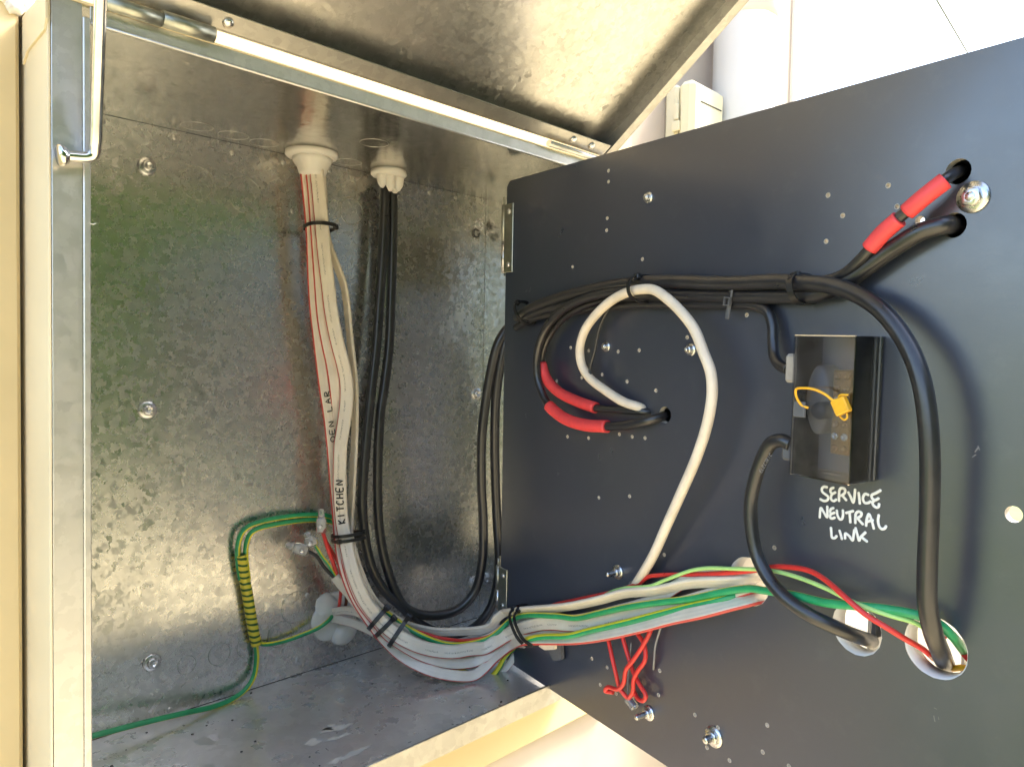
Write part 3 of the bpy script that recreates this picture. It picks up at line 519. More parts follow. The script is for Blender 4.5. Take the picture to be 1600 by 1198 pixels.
def mat_leaf():
    m, nt, b = new_mat('hedge_leaf')
    oi = nd(nt, 'ShaderNodeNewGeometry')
    n = noise(nt, coords(nt), 1.6, 4)
    c = ramp(nt, oi.outputs['Random Per Island'], [(0.0, (0.06, 0.13, 0.015)), (0.6, (0.12, 0.24, 0.03)), (1.0, (0.20, 0.31, 0.05))]).outputs[0]
    nt.links.new(mixc(nt, maprange(nt, n.outputs[0], 0.4, 0.7, 0, 0.4), c, (0.10, 0.10, 0.03)), b.inputs['Base Color'])
    b.inputs['Roughness'].default_value = 0.55
    return m
MAT['leaf'] = mat_leaf()
MAT['bark'] = plain('hedge_twig', (0.09, 0.06, 0.04), 0.85, 0.2, 20)

def mat_spatter():
    m, nt, b = new_mat('dry_paint_smear')
    n = noise(nt, coords(nt), 45, 4)
    c = ramp(nt, n.outputs[0], [(0.3, (0.44, 0.43, 0.38)), (0.7, (0.60, 0.58, 0.52))]).outputs[0]
    nt.links.new(c, b.inputs['Base Color'])
    b.inputs['Roughness'].default_value = 0.7
    return m
MAT['smear'] = mat_spatter()

# ------------------------------------------------------------------ mesh helpers
class MB:
    """collects shapes for ONE mesh object"""
    def __init__(self):
        self.v, self.f, self.uv, self.smooth = [], [], [], []

    def quad(self, pts, uvs=None, smooth=False):
        i = len(self.v)
        self.v += [Vector(p) for p in pts]
        self.f.append(tuple(range(i, i + len(pts))))
        self.uv.append(uvs or [(0, 0)] * len(pts))
        self.smooth.append(smooth)

    def box(self, lo, hi, bevel=0.0, frame=None):
        lo, hi = Vector(lo), Vector(hi)
        b = min(bevel, 0.49 * min(hi - lo))
        if b <= 0:
            c = [Vector((x, y, z)) for z in (lo.z, hi.z) for y in (lo.y, hi.y) for x in (lo.x, hi.x)]
            if frame:
                c = [frame @ p for p in c]
            for q in ((0, 2, 3, 1), (4, 5, 7, 6), (0, 1, 5, 4), (2, 6, 7, 3), (0, 4, 6, 2), (1, 3, 7, 5)):
                self.quad([c[i] for i in q])
            return
        # chamfered box: eight corners with three points each
        P = {}
        i0 = len(self.v)
        idx = 0
        for sx in (0, 1):
            for sy in (0, 1):
                for sz in (0, 1):
                    c = Vector(((lo.x, hi.x)[sx], (lo.y, hi.y)[sy], (lo.z, hi.z)[sz]))
                    d = Vector((b if sx == 0 else -b, b if sy == 0 else -b, b if sz == 0 else -b))
                    for ax in range(3):
                        p = c.copy()
                        for k in range(3):
                            if k != ax:
                                p[k] += d[k]
                        P[sx, sy, sz, ax] = i0 + idx
                        idx += 1
                        self.v.append(frame @ p if frame else p)
        def face(ids):
            self.f.append(tuple(ids))
            self.uv.append([(0, 0)] * len(ids))
            self.smooth.append(False)
        for s in (0, 1):
            for ax, (a, c) in enumerate(((1, 2), (0, 2), (0, 1))):
                ids = []
                for (p, q) in ((0, 0), (1, 0), (1, 1), (0, 1)):
                    k = [0, 0, 0]
                    k[ax], k[a], k[c] = s, p, q
                    ids.append(P[k[0], k[1], k[2], ax])
                flip = (s == 1) ^ (ax == 1)
                face(ids if flip else ids[::-1])
        for ax, (a, c) in enumerate(((1, 2), (0, 2), (0, 1))):      # edges running along ax
            for p in (0, 1):
                for q in (0, 1):
                    k0 = [0, 0, 0]; k0[a], k0[c] = p, q
                    k1 = list(k0); k1[ax] = 1
                    ids = [P[(*k0, a)], P[(*k1, a)], P[(*k1, c)], P[(*k0, c)]]
                    face(ids)
        for sx in (0, 1):
            for sy in (0, 1):
                for sz in (0, 1):
                    face([P[sx, sy, sz, 0], P[sx, sy, sz, 1], P[sx, sy, sz, 2]])

    def rings(self, rings, uvs=None, closed=True, cap=True, smooth=True):
        n = len(rings[0])
        i0 = len(self.v)
        for r in rings:
            self.v += [Vector(p) for p in r]
        for k in range(len(rings) - 1):
            for j in range(n if closed else n - 1):
                a, b_ = i0 + k * n + j, i0 + k * n + (j + 1) % n
                self.f.append((a, b_, b_ + n, a + n))
                if uvs:
                    u0, u1 = j / n, (j + 1) / n
                    self.uv.append([(u0, uvs[k]), (u1, uvs[k]), (u1, uvs[k + 1]), (u0, uvs[k + 1])])
                else:
                    self.uv.append([(0, 0)] * 4)
                self.smooth.append(smooth)
        if cap:
            self.f.append(tuple(i0 + j for j in reversed(range(n))))
            self.uv.append([(0.5, 0)] * n); self.smooth.append(False)
            e = i0 + (len(rings) - 1) * n
            self.f.append(tuple(e + j for j in range(n)))
            self.uv.append([(0.5, 0)] * n); self.smooth.append(False)

    def cyl(self, a, b, r, n=16, r2=None, smooth=True):
        a, b = Vector(a), Vector(b)
        d = (b - a).normalized()
        x = d.orthogonal().normalized(); y = d.cross(x)
        r2 = r if r2 is None else r2
        ring = lambda c, rr: [c + (x * math.cos(t) + y * math.sin(t)) * rr for t in (2 * math.pi * i / n for i in range(n))]
        self.rings([ring(a, r), ring(b, r2)], smooth=smooth)

    def lathe(self, base, axis, prof, n=28, jitter=0.0, ellipse=1.0, xdir=None):
        """prof: (radius, height) pairs along axis"""
        axis = Vector(axis).normalized()
        x = Vector(xdir) if xdir else axis.orthogonal().normalized()
        y = axis.cross(x)
        base = Vector(base)
        ph = [random.uniform(0, 6.28) for _ in range(4)]
        rs = []
        for r, h in prof:
            ring = []
            for i in range(n):
                t = 2 * math.pi * i / n
                k = 1 + jitter * (math.sin(2 * t + ph[0]) * 0.5 + math.sin(3 * t + ph[1] + h * 300) * 0.35 + math.sin(5 * t + ph[2]) * 0.25)
                ring.append(base + axis * h + (x * math.cos(t) + y * math.sin(t) * ellipse) * r * k)
            rs.append(ring)
        self.rings(rs)

    def torus(self, c, axis, R_, r, n=28, m=6, a0=0.0, a1=2 * math.pi):
        axis = Vector(axis).normalized()
        x = axis.orthogonal().normalized(); y = axis.cross(x)
        full = abs(a1 - a0 - 2 * math.pi) < 1e-4
        rs = []
        for i in range(n + 1):
            t = a0 + (a1 - a0) * i / n
            d = x * math.cos(t) + y * math.sin(t)
            rs.append([Vector(c) + d * R_ + (d * math.cos(s) + axis * math.sin(s)) * r for s in (2 * math.pi * k / m for k in range(m))])
        self.rings(rs, cap=not full)

    def build(self, name, mat, parent=None, loc=None):
        me = bpy.data.meshes.new(name)
        o0 = Vector(loc) if loc else Vector((0, 0, 0))
        me.from_pydata([tuple(p - o0) for p in self.v], [], self.f)
        uvl = me.uv_layers.new(name='UVMap')
        k = 0
        flat = []
        for us in self.uv:
            for u in us:
                flat += [u[0], u[1]]
        uvl.data.foreach_set('uv', flat)
        me.polygons.foreach_set('use_smooth', self.smooth)
        me.materials.append(MAT[mat] if isinstance(mat, str) else mat)
        me.update()
        o = bpy.data.objects.new(name, me)
        COL.objects.link(o)
        if parent:
            o.parent = parent
        if loc:
            o.location = loc
        return o

def tag(o, label=None, cat=None, group=None, kind=None):
    for k, v in (('label', label), ('category', cat), ('group', group), ('kind', kind)):
        if v:
            o[k] = v
    return o

def empty(name, loc, label, cat, group=None, mat=None):
    o = bpy.data.objects.new(name, None)
    COL.objects.link(o)
    o.empty_display_size = 0.02
    if mat:
        o.matrix_world = mat
    else:
        o.location = loc
    return tag(o, label, cat, group)

def spline(pts, n=7):
    """centripetal-ish Catmull-Rom through the points"""
    P = [Vector(p) for p in pts]
    P = [P[0] * 2 - P[1]] + P + [P[-1] * 2 - P[-2]]
    out = []
    for i in range(1, len(P) - 2):
        p0, p1, p2, p3 = P[i - 1:i + 3]
        t0 = 0.0
        t1 = t0 + max(1e-5, (p1 - p0).length ** 0.5)
        t2 = t1 + max(1e-5, (p2 - p1).length ** 0.5)
        t3 = t2 + max(1e-5, (p3 - p2).length ** 0.5)
        for k in range(n):
            t = t1 + (t2 - t1) * k / n
            a1 = p0 * ((t1 - t) / (t1 - t0)) + p1 * ((t - t0) / (t1 - t0))
            a2 = p1 * ((t2 - t) / (t2 - t1)) + p2 * ((t - t1) / (t2 - t1))
            a3 = p2 * ((t3 - t) / (t3 - t2)) + p3 * ((t - t2) / (t3 - t2))
            b1 = a1 * ((t2 - t) / (t2 - t0)) + a2 * ((t - t0) / (t2 - t0))
            b2 = a2 * ((t3 - t) / (t3 - t1)) + a3 * ((t - t1) / (t3 - t1))
            out.append(b1 * ((t2 - t) / (t2 - t1)) + b2 * ((t - t1) / (t2 - t1)))
    out.append(P[-2])
    return out

HINT = Vector((-0.74, -0.66, 0.10)).normalized()

def sweep(mb, pts, section, hint=HINT, roll=0.0, n=7, round_ends=False):
    """section: list of (side, out) offsets in metres"""
    path = spline(pts, n)
    rs, vs, dist = [], [], 0.0
    for i, p in enumerate(path):
        a = path[max(0, i - 1)]; b = path[min(len(path) - 1, i + 1)]
        t = (b - a).normalized()
        h = hint(p) if callable(hint) else hint
        nn = h - t * h.dot(t)
        if nn.length < 0.05:
            nn = t.orthogonal()
        nn.normalize()
        bb = t.cross(nn)
        rl = roll
        if isinstance(roll, (list, tuple)):
            fpos = i / (len(path) - 1)
            rl = roll[-1][1]
            for (f0, r0), (f1, r1) in zip(roll, roll[1:]):
                if fpos <= f1:
                    rl = r0 + (r1 - r0) * (fpos - f0) / (f1 - f0)
                    break
        if rl:
            c, s = math.cos(rl), math.sin(rl)
            nn, bb = nn * c + bb * s, bb * c - nn * s
        if i:
            dist += (p - path[i - 1]).length
        k = 1.0
        rs.append([p + bb * (x * k) + nn * (y * k) for x, y in section])
        vs.append(dist)
    mb.rings(rs, uvs=vs)
    return path

def circle(r, n=14):
    # starts on the side facing the hint, runs towards +side
    return [(r * math.sin(2 * math.pi * i / n), r * math.cos(2 * math.pi * i / n)) for i in range(n)]

def flat_section(w, t, n=24):
    """stadium with a shallow three-core ripple; index 0 faces the hint, a quarter round is +side"""
    out = []
    hw, ht = w / 2 - t / 2, t / 2
    per = 4 * hw + 2 * math.pi * ht
    for i in range(n):
        s = per * i / n
        if s < hw:
            x, y = s, ht
        elif s < hw + math.pi * ht:
            a = (s - hw) / ht
            x, y = hw + ht * math.sin(a), ht * math.cos(a)
        elif s < 3 * hw + math.pi * ht:
            x, y = hw - (s - hw - math.pi * ht), -ht
        elif s < 3 * hw + 2 * math.pi * ht:
            a = (s - 3 * hw - math.pi * ht) / ht
            x, y = -hw - ht * math.sin(a), -ht * math.cos(a)
        else:
            x, y = -hw + (s - 3 * hw - 2 * math.pi * ht), ht
        rip = 1 + 0.10 * math.cos(3 * math.pi * x / max(w / 2, 1e-6) * 0.9)
        out.append((x, y * rip))
    return out

def cable(key, name, mat, label, cat, group=None, kind='round', roll=0.0, parent=None, scale=1.0, thick=0.42, hint=HINT):
    w, pts = PATHS[key]
    w = w / 1000 * scale
    pts = [mv(p) for p in pts]
    mb = MB()
    sec = circle(w / 2) if kind == 'round' else flat_section(w, w * thick)
    sweep(mb, pts, sec, hint, roll)
    o = mb.build(name, mat, parent, loc=None if parent else pts[0])
    if label:
        tag(o, label, cat, group)
    return o

def polygon_plate(mb_front, outline, holes, z0, z1, wall=True):
    """plate between z0 and z1 (local) with round holes; returns MB pieces (faces, hole walls)"""
    verts, edges = [], []
    def loop(pts):
        i = len(verts)
        verts.extend(Vector(p) for p in pts)
        edges.extend((i + k, i + (k + 1) % len(pts)) for k in range(len(pts)))
    loop(outline)
    circ = []
    for (x, y, r) in holes:
        n = 32 if r > 0.012 else (18 if r > 0.004 else 10)
        pts = [(x + r * math.cos(2 * math.pi * k / n), y + r * math.sin(2 * math.pi * k / n)) for k in range(n)]
        circ.append(pts)
        loop(pts)
    v2, e2, f2, *_ = delaunay_2d_cdt(verts, edges, [], 1, 1e-7)
    for f in f2:
        c = sum((v2[i] for i in f), Vector((0, 0))) / len(f)
        if any((c.x - x) ** 2 + (c.y - y) ** 2 < r * r * 0.97 for x, y, r in holes):
            continue
        mb_front.quad([(v2[i].x, v2[i].y, z1) for i in f])
        mb_front.quad([(v2[i].x, v2[i].y, z0) for i in reversed(f)])
    n = len(outline)
    for k in range(n):
        a, b = outline[k], outline[(k + 1) % n]
        mb_front.quad([(*a, z0), (*b, z0), (*b, z1), (*a, z1)])
    walls = MB()
    for pts in circ:
        m = len(pts)
        for k in range(m):
            a, b = pts[k], pts[(k + 1) % m]
            walls.quad([(*b, z0), (*a, z0), (*a, z1), (*b, z1)], smooth=True)
    return walls

# ------------------------------------------------------------------ setting
def ground():
    m = MB()
    m.quad([(-60, -60, 0), (60, -60, 0), (60, 60, 0), (-60, 60, 0)])
    tag(m.build('ground', 'lawn'), kind='structure')
    m = MB()
    m.box((-9, -6.0, -0.08), (8, -0.162, 0.05), 0.004)
    tag(m.build('path', 'concrete'), kind='structure')
ground()

def hedge():
    root = empty('garden_hedge', (1.0, -7.4, 0), 'tall leafy green hedge across the lawn, mirrored in the steel back sheet', 'hedge')
    rnd = random.Random(3)
    m = MB()
    for i in range(22000):
        x = rnd.uniform(-9, 12)
        top = 7.0 + 0.5 * math.sin(x * 1.3) + 0.3 * math.sin(x * 3.1)
        z = rnd.uniform(0.1, top)
        y = rnd.gauss(0, 0.28)
        s = rnd.uniform(0.07, 0.17)
        a = Vector((rnd.gauss(0, 1), rnd.gauss(0, 1), rnd.gauss(0, 1))).normalized()
        b = a.orthogonal().normalized()
        c = Vector((x, y, z))
        m.quad([c - a * s, c + b * s * 0.5, c + a * s, c - b * s * 0.5])
    nx, nz = 110, 40
    grid = []
    for a in range(nz + 1):
        row = []
        for b_ in range(nx + 1):
            x = -9 + 21 * b_ / nx
            top = 6.7 + 0.5 * math.sin(x * 1.3) + 0.3 * math.sin(x * 3.1)
            row.append(Vector((x + rnd.gauss(0, 0.05), -0.15 + rnd.gauss(0, 0.11), top * a / nz + rnd.gauss(0, 0.05))))
        grid.append(row)
    for a in range(nz):
        for b_ in range(nx):
            m.quad([grid[a][b_], grid[a][b_ + 1], grid[a + 1][b_ + 1], grid[a + 1][b_]])
    m.build('foliage', 'leaf', root)
    m = MB()
    for i in range(36):
        x = -9 + i * 0.6
        m.cyl((x, rnd.gauss(0, 0.1), 0), (x + rnd.gauss(0, 0.15), rnd.gauss(0, 0.1), 4.4), 0.045, 7, 0.012)
    m.build('stem', 'bark', root)
hedge()

WY = -0.160
WALL_END = G['wall_end'][0] / 1000
WALL_START = -0.74  # invented wall end, so the swing panel mirrors open sky
def house_wall():
    root = empty('house_wall', (0, WY, 0), 'off-white sheeted house wall behind the yellow trim', 'wall')
    m = MB()
    # opening for the box: four sheets round it
    for lo, hi in (((WALL_START, 0.0), (-0.604, 3.4)), ((0.004, 0.0), (WALL_END, 3.4)), ((-0.604, 0.0), (0.004, Z0 - 0.006)), ((-0.604, Z0 + H + 0.006), (0.004, 3.4))):
        m.box((lo[0], 0, lo[1]), (hi[0], 0.012, hi[1]))
    m.build('sheet', 'wall', root)
    m = MB()
    m.box((WALL_START - 0.012, 0.0, 0.0), (WALL_START - 0.0002, 4.0, 3.4))
    m.build('side_sheet', 'wall', root)
    m = MB()
    m.box((WALL_END - 0.02, 0.162, 0.0), (WALL_END - 0.008, 4.0, 3.4))
    m.build('side_sheet', 'wall', root)
    m = MB()
    m.box((WALL_START - 0.02, -0.02, 3.402), (WALL_END + 0.02, 4.02, 3.45))
    m.build('roof_sheet', 'zinc', root)
    m = MB()
    m.box((WALL_END - 0.012, -0.006, 0.0), (WALL_END + 0.006, 0.16, 3.4), 0.002)
    m.build('corner_stop', 'pvc', root)
    m = MB()
    m.box((0.012 + 0.0, 0.013, 0), (WALL_END - 0.02, 0.10, 3.4))
    m.build('framing', 'trim', root)
house_wall()

def trim_boards():
    root = empty('box_surround', (0, WY, Z0), 'yellow painted timber boards framing the recessed steel box', 'trim')
    y0, y1 = -0.018, -0.0005
    for nm, lo, hi in (('board', (-0.705, -0.090), (-0.6035, 0.71)), ('board', (-0.601, -0.090), (0.10, -0.004)),
                       ('board', (-0.601, 0.606), (0.10, 0.71)), ('board', (0.0035, -0.002), (0.10, 0.604))):
        m = MB()
        m.box((lo[0], y0, lo[1]), (hi[0], y1, hi[1]), 0.0025)
        m.build(nm, 'trim', root)
    m = MB()
    for i in range(6):
        a = Vector((-0.604 + random.gauss(0, 0.004), y0 - 0.001, 0.610 + random.gauss(0, 0.004)))
        m.lathe(a, (0, -1, 0), [(0.006, -0.004), (0.0055, 0.001), (0.003, 0.003), (0.001, 0.0035)], 12, 0.3)
    m.build('sealant_blob', 'sealant', root)
trim_boards()

def downpipe():
    c = mv(G['pipe']); r = 0.046
    c = Vector((max(c.x, 0.33), WY - r - 0.004, 0))
    root = empty('downpipe', (c.x, c.y, 0.02), 'pale grey round plastic downpipe on the wall beside the cream fuse box', 'pipe')
    m = MB()
    m.cyl((0, 0, 0), (0, 0, 3.3), r, 40)
    m.build('tube', 'pvc', root)
    zc = mv(G['collar']).z
    m = MB()
    m.lathe((0, 0, zc - 0.02), (0, 0, 1), [(r + 0.0005, -0.006), (r + 0.004, 0.0), (r + 0.0045, 0.05), (r + 0.004, 0.085), (r + 0.0005, 0.09)], 40)
    m.build('collar', 'pvc', root)
    m = MB()
    m.torus((0, 0, 1.2), (0, 0, 1), r + 0.002, 0.004, 32, 6)
    m.box((-0.03, r - 0.004, 1.19), (0.03, r + 0.0035, 1.21))
    m.build('wall_bracket', 'zinc', root)
downpipe()

def junction_box():
    x0 = G['jb_left'] / 1000; y1 = G['jb_front_y'] / 1000
    zt = mv(G['jb_tl']).z - 0.004
    x1 = 0.284
    root = empty('junction_box', (x0, WY, zt - 0.13), 'small cream plastic service fuse box mounted beside the grey downpipe', 'junction box')
    w, d, h = x1 - x0, WY - y1, 0.13
    m = MB()
    m.box((0, -d * 0.45, 0), (w, -0.0005, h), 0.004)
    m.build('base', 'cream_plastic', root)
    m = MB()
    m.box((-0.0015, -d, -0.001), (w + 0.0015, -d * 0.45 - 0.0006, h + 0.002), 0.007)
    m.build('cover', 'cream_plastic', root)
    a, b = (mv(q) for q in G['jb_slot'])
    m = MB()
    m.box((a.x - x0, -d - 0.0006, h - 0.027), (b.x - x0, -d + 0.002, h - 0.0255))
    m.build('slot', 'groove', root)
    m = MB()
    m.box((-0.006, -d * 0.6, 0.062), (-0.001, -d * 0.35, 0.076), 0.001)
    m.box((-0.005, -d * 0.55, 0.078), (-0.001, -d * 0.40, 0.10), 0.001)
    m.build('hinge_lug', 'cream_plastic', root)
junction_box()

def overhead_wire():
    m = MB()
    A, Bp = Vector((0.622, -0.053, 2.861)), Vector((13.74, 1.822, 4.685))
    pts = [A.lerp(Bp, t) for t in [i / 8 for i in range(9)]]
    sweep(m, pts, circle(0.005, 8))
    tag(m.build('overhead_service_wire', 'black_cable', loc=A), 'thin dark overhead service wire crossing the bright sky', 'wire')
overhead_wire()

# ------------------------------------------------------------------ the steel box
BOX = empty('meter_box', (0, 0, Z0), 'galvanised steel meter box with cream painted outside, open and recessed in yellow trim', 'meter box')
def meter_box():
    D = BOX_D
    T = 0.0012
    fl = -0.5763; fo = -0.5985
    def part(name, mat, lo, hi, bev=0.0):
        m = MB(); m.box(lo, hi, bev); return m.build(name, mat, BOX)
    # back sheet with the gland cut-out
    part('back_sheet', 'galv', (-0.5968, 0.0, 0.0012), (-0.0018, T, H - 0.0014))
    part('backing', 'groove', (-0.5985, T + 0.0006, -0.0008), (0.0, T + 0.002, H))
    part('left_side', 'galv', (-0.5985, -D + 0.001, 0.0), (-0.5972, -0.0003, H))
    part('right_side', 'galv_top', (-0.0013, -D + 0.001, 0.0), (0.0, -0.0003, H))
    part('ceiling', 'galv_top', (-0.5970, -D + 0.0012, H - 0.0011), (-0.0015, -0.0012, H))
    part('floor', 'galv_floor', (-0.5970, -D + 0.0012, -0.0009), (-0.0015, -0.0003, 0.0004))
    # front returns
    m = MB()
    m.box((fo, -D, 0.0), (fl - 0.0045, -D + 0.0011, H), 0.0003)
    m.box((fl - 0.0045, -D - 0.0016, 0.006), (fl, -D + 0.0004, H - 0.008), 0.0007)
    m.box((fl - 0.0012, -D + 0.0006, 0.012), (fl, -D + 0.010, H - 0.012))
    m.build('left_return', 'galv_edge', BOX)
    m = MB()
    m.box((fl, -D - 0.0006, H - 0.0107), (0.0, -D + 0.0005, H), 0.0003)
    m.cyl((fl, -D + 0.0002, H - 0.0107), (0.0, -D + 0.0002, H - 0.0107), 0.0013, 8)
    m.build('top_return', 'galv_edge', BOX)
    m = MB()
    m.box((fl, -D - 0.0006, -0.0122), (0.0, -D + 0.0005, 0.0100), 0.0003)
    m.cyl((fl, -D + 0.0002, 0.0104), (0.0, -D + 0.0002, 0.0104), 0.0012, 8)
    m.build('bottom_return', 'galv_rail', BOX)
    m = MB()
    m.box((-0.022, -D, 0.011), (-0.0006, -D + 0.0011, H - 0.012), 0.0003)
    m.build('right_return', 'galv_edge', BOX)
    # painted outside
    part('outer_skin', 'cream_paint', (-0.6005, -D + 0.0004, -0.0125), (-0.5988, -0.158, H - 0.002), 0.0004)
    part('outer_skin', 'cream_paint', (0.0003, -D + 0.0004, -0.0125), (0.0020, -0.158, H), 0.0004)
    m = MB()
    m.box((-0.6005, -D - 0.0012, H + 0.0002), (0.002, -0.10, H + 0.0016), 0.0004)
    pts = [mv(p) - Vector((0, 0, Z0)) for p in G['flap']]
    pts = [Vector((0, -0.178, H + 0.0016)), Vector((0, -D - 0.001, H + 0.0016)), Vector((0, -D - 0.001, H - 0.016)), Vector((0, -D + 0.003, H - 0.022)), Vector((0, -0.19, H - 0.024)), Vector((0, -0.178, H - 0.030))]
    a = [Vector((-0.6019, p.y, p.z)) for p in pts]; b = [Vector((-0.6006, p.y, p.z)) for p in pts]
    m.quad(a); m.quad(b[::-1])
    for i in range(len(a)):
        j = (i + 1) % len(a)
        m.quad([a[j], a[i], b[i], b[j]])
    m.build('top_cap', 'cream_paint', BOX)
    # hinge brackets that carry the swing panel
    P0 = mv(PANEL['P0']) - Vector((0, 0, Z0))
    for z in (0.09, 0.515):
        m = MB()
        m.box((P0.x + 0.004, P0.y + 0.006, z - 0.04), (-0.0014, P0.y + 0.008, z + 0.04))
        m.box((-0.016, P0.y + 0.0082, z - 0.04), (-0.0014, P0.y + 0.03, z + 0.04))
        m.build('hinge_bracket', 'steel_dull', BOX)
    # knock-outs, pressed rings
    for (x, y, z, r) in KNOCK:
        m = MB()
        c = Vector((x / 1000, -0.0001, z / 1000 - Z0))
        m.torus(c, (0, 1, 0), r / 1000, 0.0004, 32, 5)
        m.build('knockout', 'steel_dull', BOX)
    for (x, y, z) in CKNOCK:
        m = MB()
        m.torus((x / 1000, y / 1000, H - 0.00115), (0, 0, 1), 0.015, 0.0003, 32, 5)
        m.build('knockout', 'galv_edge', BOX)
    for k, (x, y, z) in enumerate(SCREWS):
        c = Vector((x / 1000, 0, z / 1000 - Z0))
        m = MB()
        m.lathe(c, (0, -1, 0), [(0.0088, 0.0), (0.0090, 0.0012), (0.0078, 0.0022), (0.0052, 0.0022)], 26)
        w = m.build('washer', 'zinc', BOX)
        m = MB()
        m.lathe(c, (0, -1, 0), [(0.0055, 0.0018), (0.0056, 0.0044), (0.0046, 0.0056), (0.0028, 0.0058), (0.0026, 0.0040), (0.0003, 0.0040)], 6 if k in (1,) else 20)
        m.build('screw_head', 'zinc', w)
    for (x, y, z) in DIMPLE:
        m = MB()
        m.lathe((x / 1000, 0.0002, z / 1000 - Z0), (0, -1, 0), [(0.0030, 0.0), (0.0028, 0.0008), (0.0016, 0.0013), (0.0002, 0.0015)], 14, 0.15)
        m.build('spot_weld', 'galv_edge', BOX)
    # split ring under the upper right screw
    m = MB()
    c = Vector((SCREWS[3][0] / 1000 - 0.006, -0.0015, SCREWS[3][2] / 1000 - Z0 - 0.013))
    m.torus(c, (0, 1, 0), 0.0056, 0.0009, 24, 6, 0.6, 6.4)
    m.build('spring_clip', 'groove', BOX)
    # paint smear on the floor
    rnd = random.Random(5)
    m = MB()
    for q in G['smudge']:
        for i in range(4):
            c = mv(q) - Vector((0, 0, Z0)) + Vector((rnd.gauss(0, 0.012), rnd.gauss(0, 0.009), 0.0008))
            n = 9; ph = rnd.uniform(0, 6)
            m.quad([c + Vector((math.cos(t) * (0.005 + 0.003 * math.sin(3 * t + ph)) * 1.6, math.sin(t) * (0.004 + 0.002 * math.sin(2 * t + ph)), 0.00002 * i)) for t in [2 * math.pi * k / n for k in range(n)]])
    tag(m.build('paint_smear', 'smear', BOX), kind='stuff')
    # grit on the floor
    m = MB()
    for i in range(38):
        x, y = rnd.uniform(-0.56, -0.1), rnd.uniform(-0.22, -0.008)
        s = rnd.uniform(0.0004, 0.0011)
        m.box((x - s, y - s * 0.7, 0.0004), (x + s, y + s * 0.7, 0.0004 + s), 0, Matrix.Rotation(rnd.uniform(0, 3), 4, 'Z') if False else None)
    tag(m.build('grit', 'groove', BOX), kind='stuff')
meter_box()

# lid: hinged on the top front edge, propped up
LID_A = math.radians(37.2)
def lid():
    D = BOX_D
    o = Vector((0, -D, H + 0.011))
    ex = Vector((1, 0, 0)); ld = Vector((0, -math.cos(LID_A), math.sin(LID_A))); ln = ex.cross(ld)
    if ln.z < 0:
        ln = -ln                                                   # ln: out of the weather side
    fr = Matrix((ex, ld, ln)).transposed().to_4x4(); fr.translation = o
    root = bpy.data.objects.new('lid', None)
    COL.objects.link(root); root.parent = BOX; root.matrix_local = fr
    L = 0.62; x0, x1 = -0.615, -0.0212
    def part(name, mat, lo, hi, bev=0.0):
        m = MB(); m.box(lo, hi, bev); return m.build(name, mat, root)
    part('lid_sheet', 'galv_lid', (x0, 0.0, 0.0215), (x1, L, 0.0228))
    part('lid_skin', 'cream_paint', (x0 - 0.0008, -0.0004, 0.0230), (x1 + 0.0008, L + 0.0004, 0.0240))
    m = MB()
    m.box((x0 + 0.0013, 0.0, 0.0), (x1 - 0.0013, 0.0012, 0.0213))
    m.box((x0 + 0.010, 0.0013, 0.0), (x1 - 0.016, 0.016, 0.0011), 0.0003)
    m.build('hinge_rail', 'galv_rail', root)
    m = MB()
    m.box((x1 - 0.0012, 0.0, 0.0), (x1, L, 0.0213))
    m.box((x1 - 0.0135, 0.0, -0.0001), (x1 - 0.0013, L, 0.0010), 0.0003)
    m.build('side_rail', 'galv_rail', root)
    m = MB()
    m.box((x0, 0.0, 0.0), (x0 + 0.0012, L, 0.0213))
    m.box((x0 + 0.0013, 0.0, -0.0001), (x0 + 0.0095, L, 0.0010), 0.0003)
    m.build('side_rail', 'galv_rail', root)
    m = MB()
    m.box((x0 + 0.0013, L - 0.0012, 0.0), (x1 - 0.0013, L, 0.0213))
    m.build('front_rail', 'galv_edge', root)
    # padlock barrel in the lid
    m = MB()
    m.lathe((-0.30, 0.335, 0.0214), (0, 0, -1), [(0.017, 0.0), (0.017, 0.006), (0.012, 0.008), (0.012, 0.016), (0.0005, 0.017)], 26)
    m.build('lock_barrel', 'zinc', root)
    for x in (-0.487, -0.066, -0.098):
        m = MB()
        m.lathe((x, 0.0085, 0.0), (0, 0, -1), [(0.0042, 0.0), (0.0042, 0.0012), (0.0030, 0.0026), (0.0004, 0.0030)], 14)
        m.build('rail_screw', 'zinc', root)
    # hinge knuckles (world line of the pin)
    zc = H + 0.0042
    xs = [mv(q).x for q in G['barrel']]
    m = MB()
    m.cyl((xs[0], -D - 0.004, zc), (xs[1] - 0.0004, -D - 0.004, zc), 0.0050, 18)
    m.build('hinge_knuckle', 'steel_dull', BOX)
    m = MB()
    m.cyl((xs[1], -D - 0.0042, zc + 0.001), (xs[2], -D - 0.0042, zc + 0.001), 0.0056, 18)
    m.build('hinge_knuckle', 'steel_dull', BOX)
    m = MB()
    m.cyl((xs[3], -D - 0.004, zc + 0.0005), (xs[4] + 0.02, -D - 0.004, zc + 0.0005), 0.0036, 14)
    m.build('hinge_knuckle', 'galv_edge', BOX)
lid()

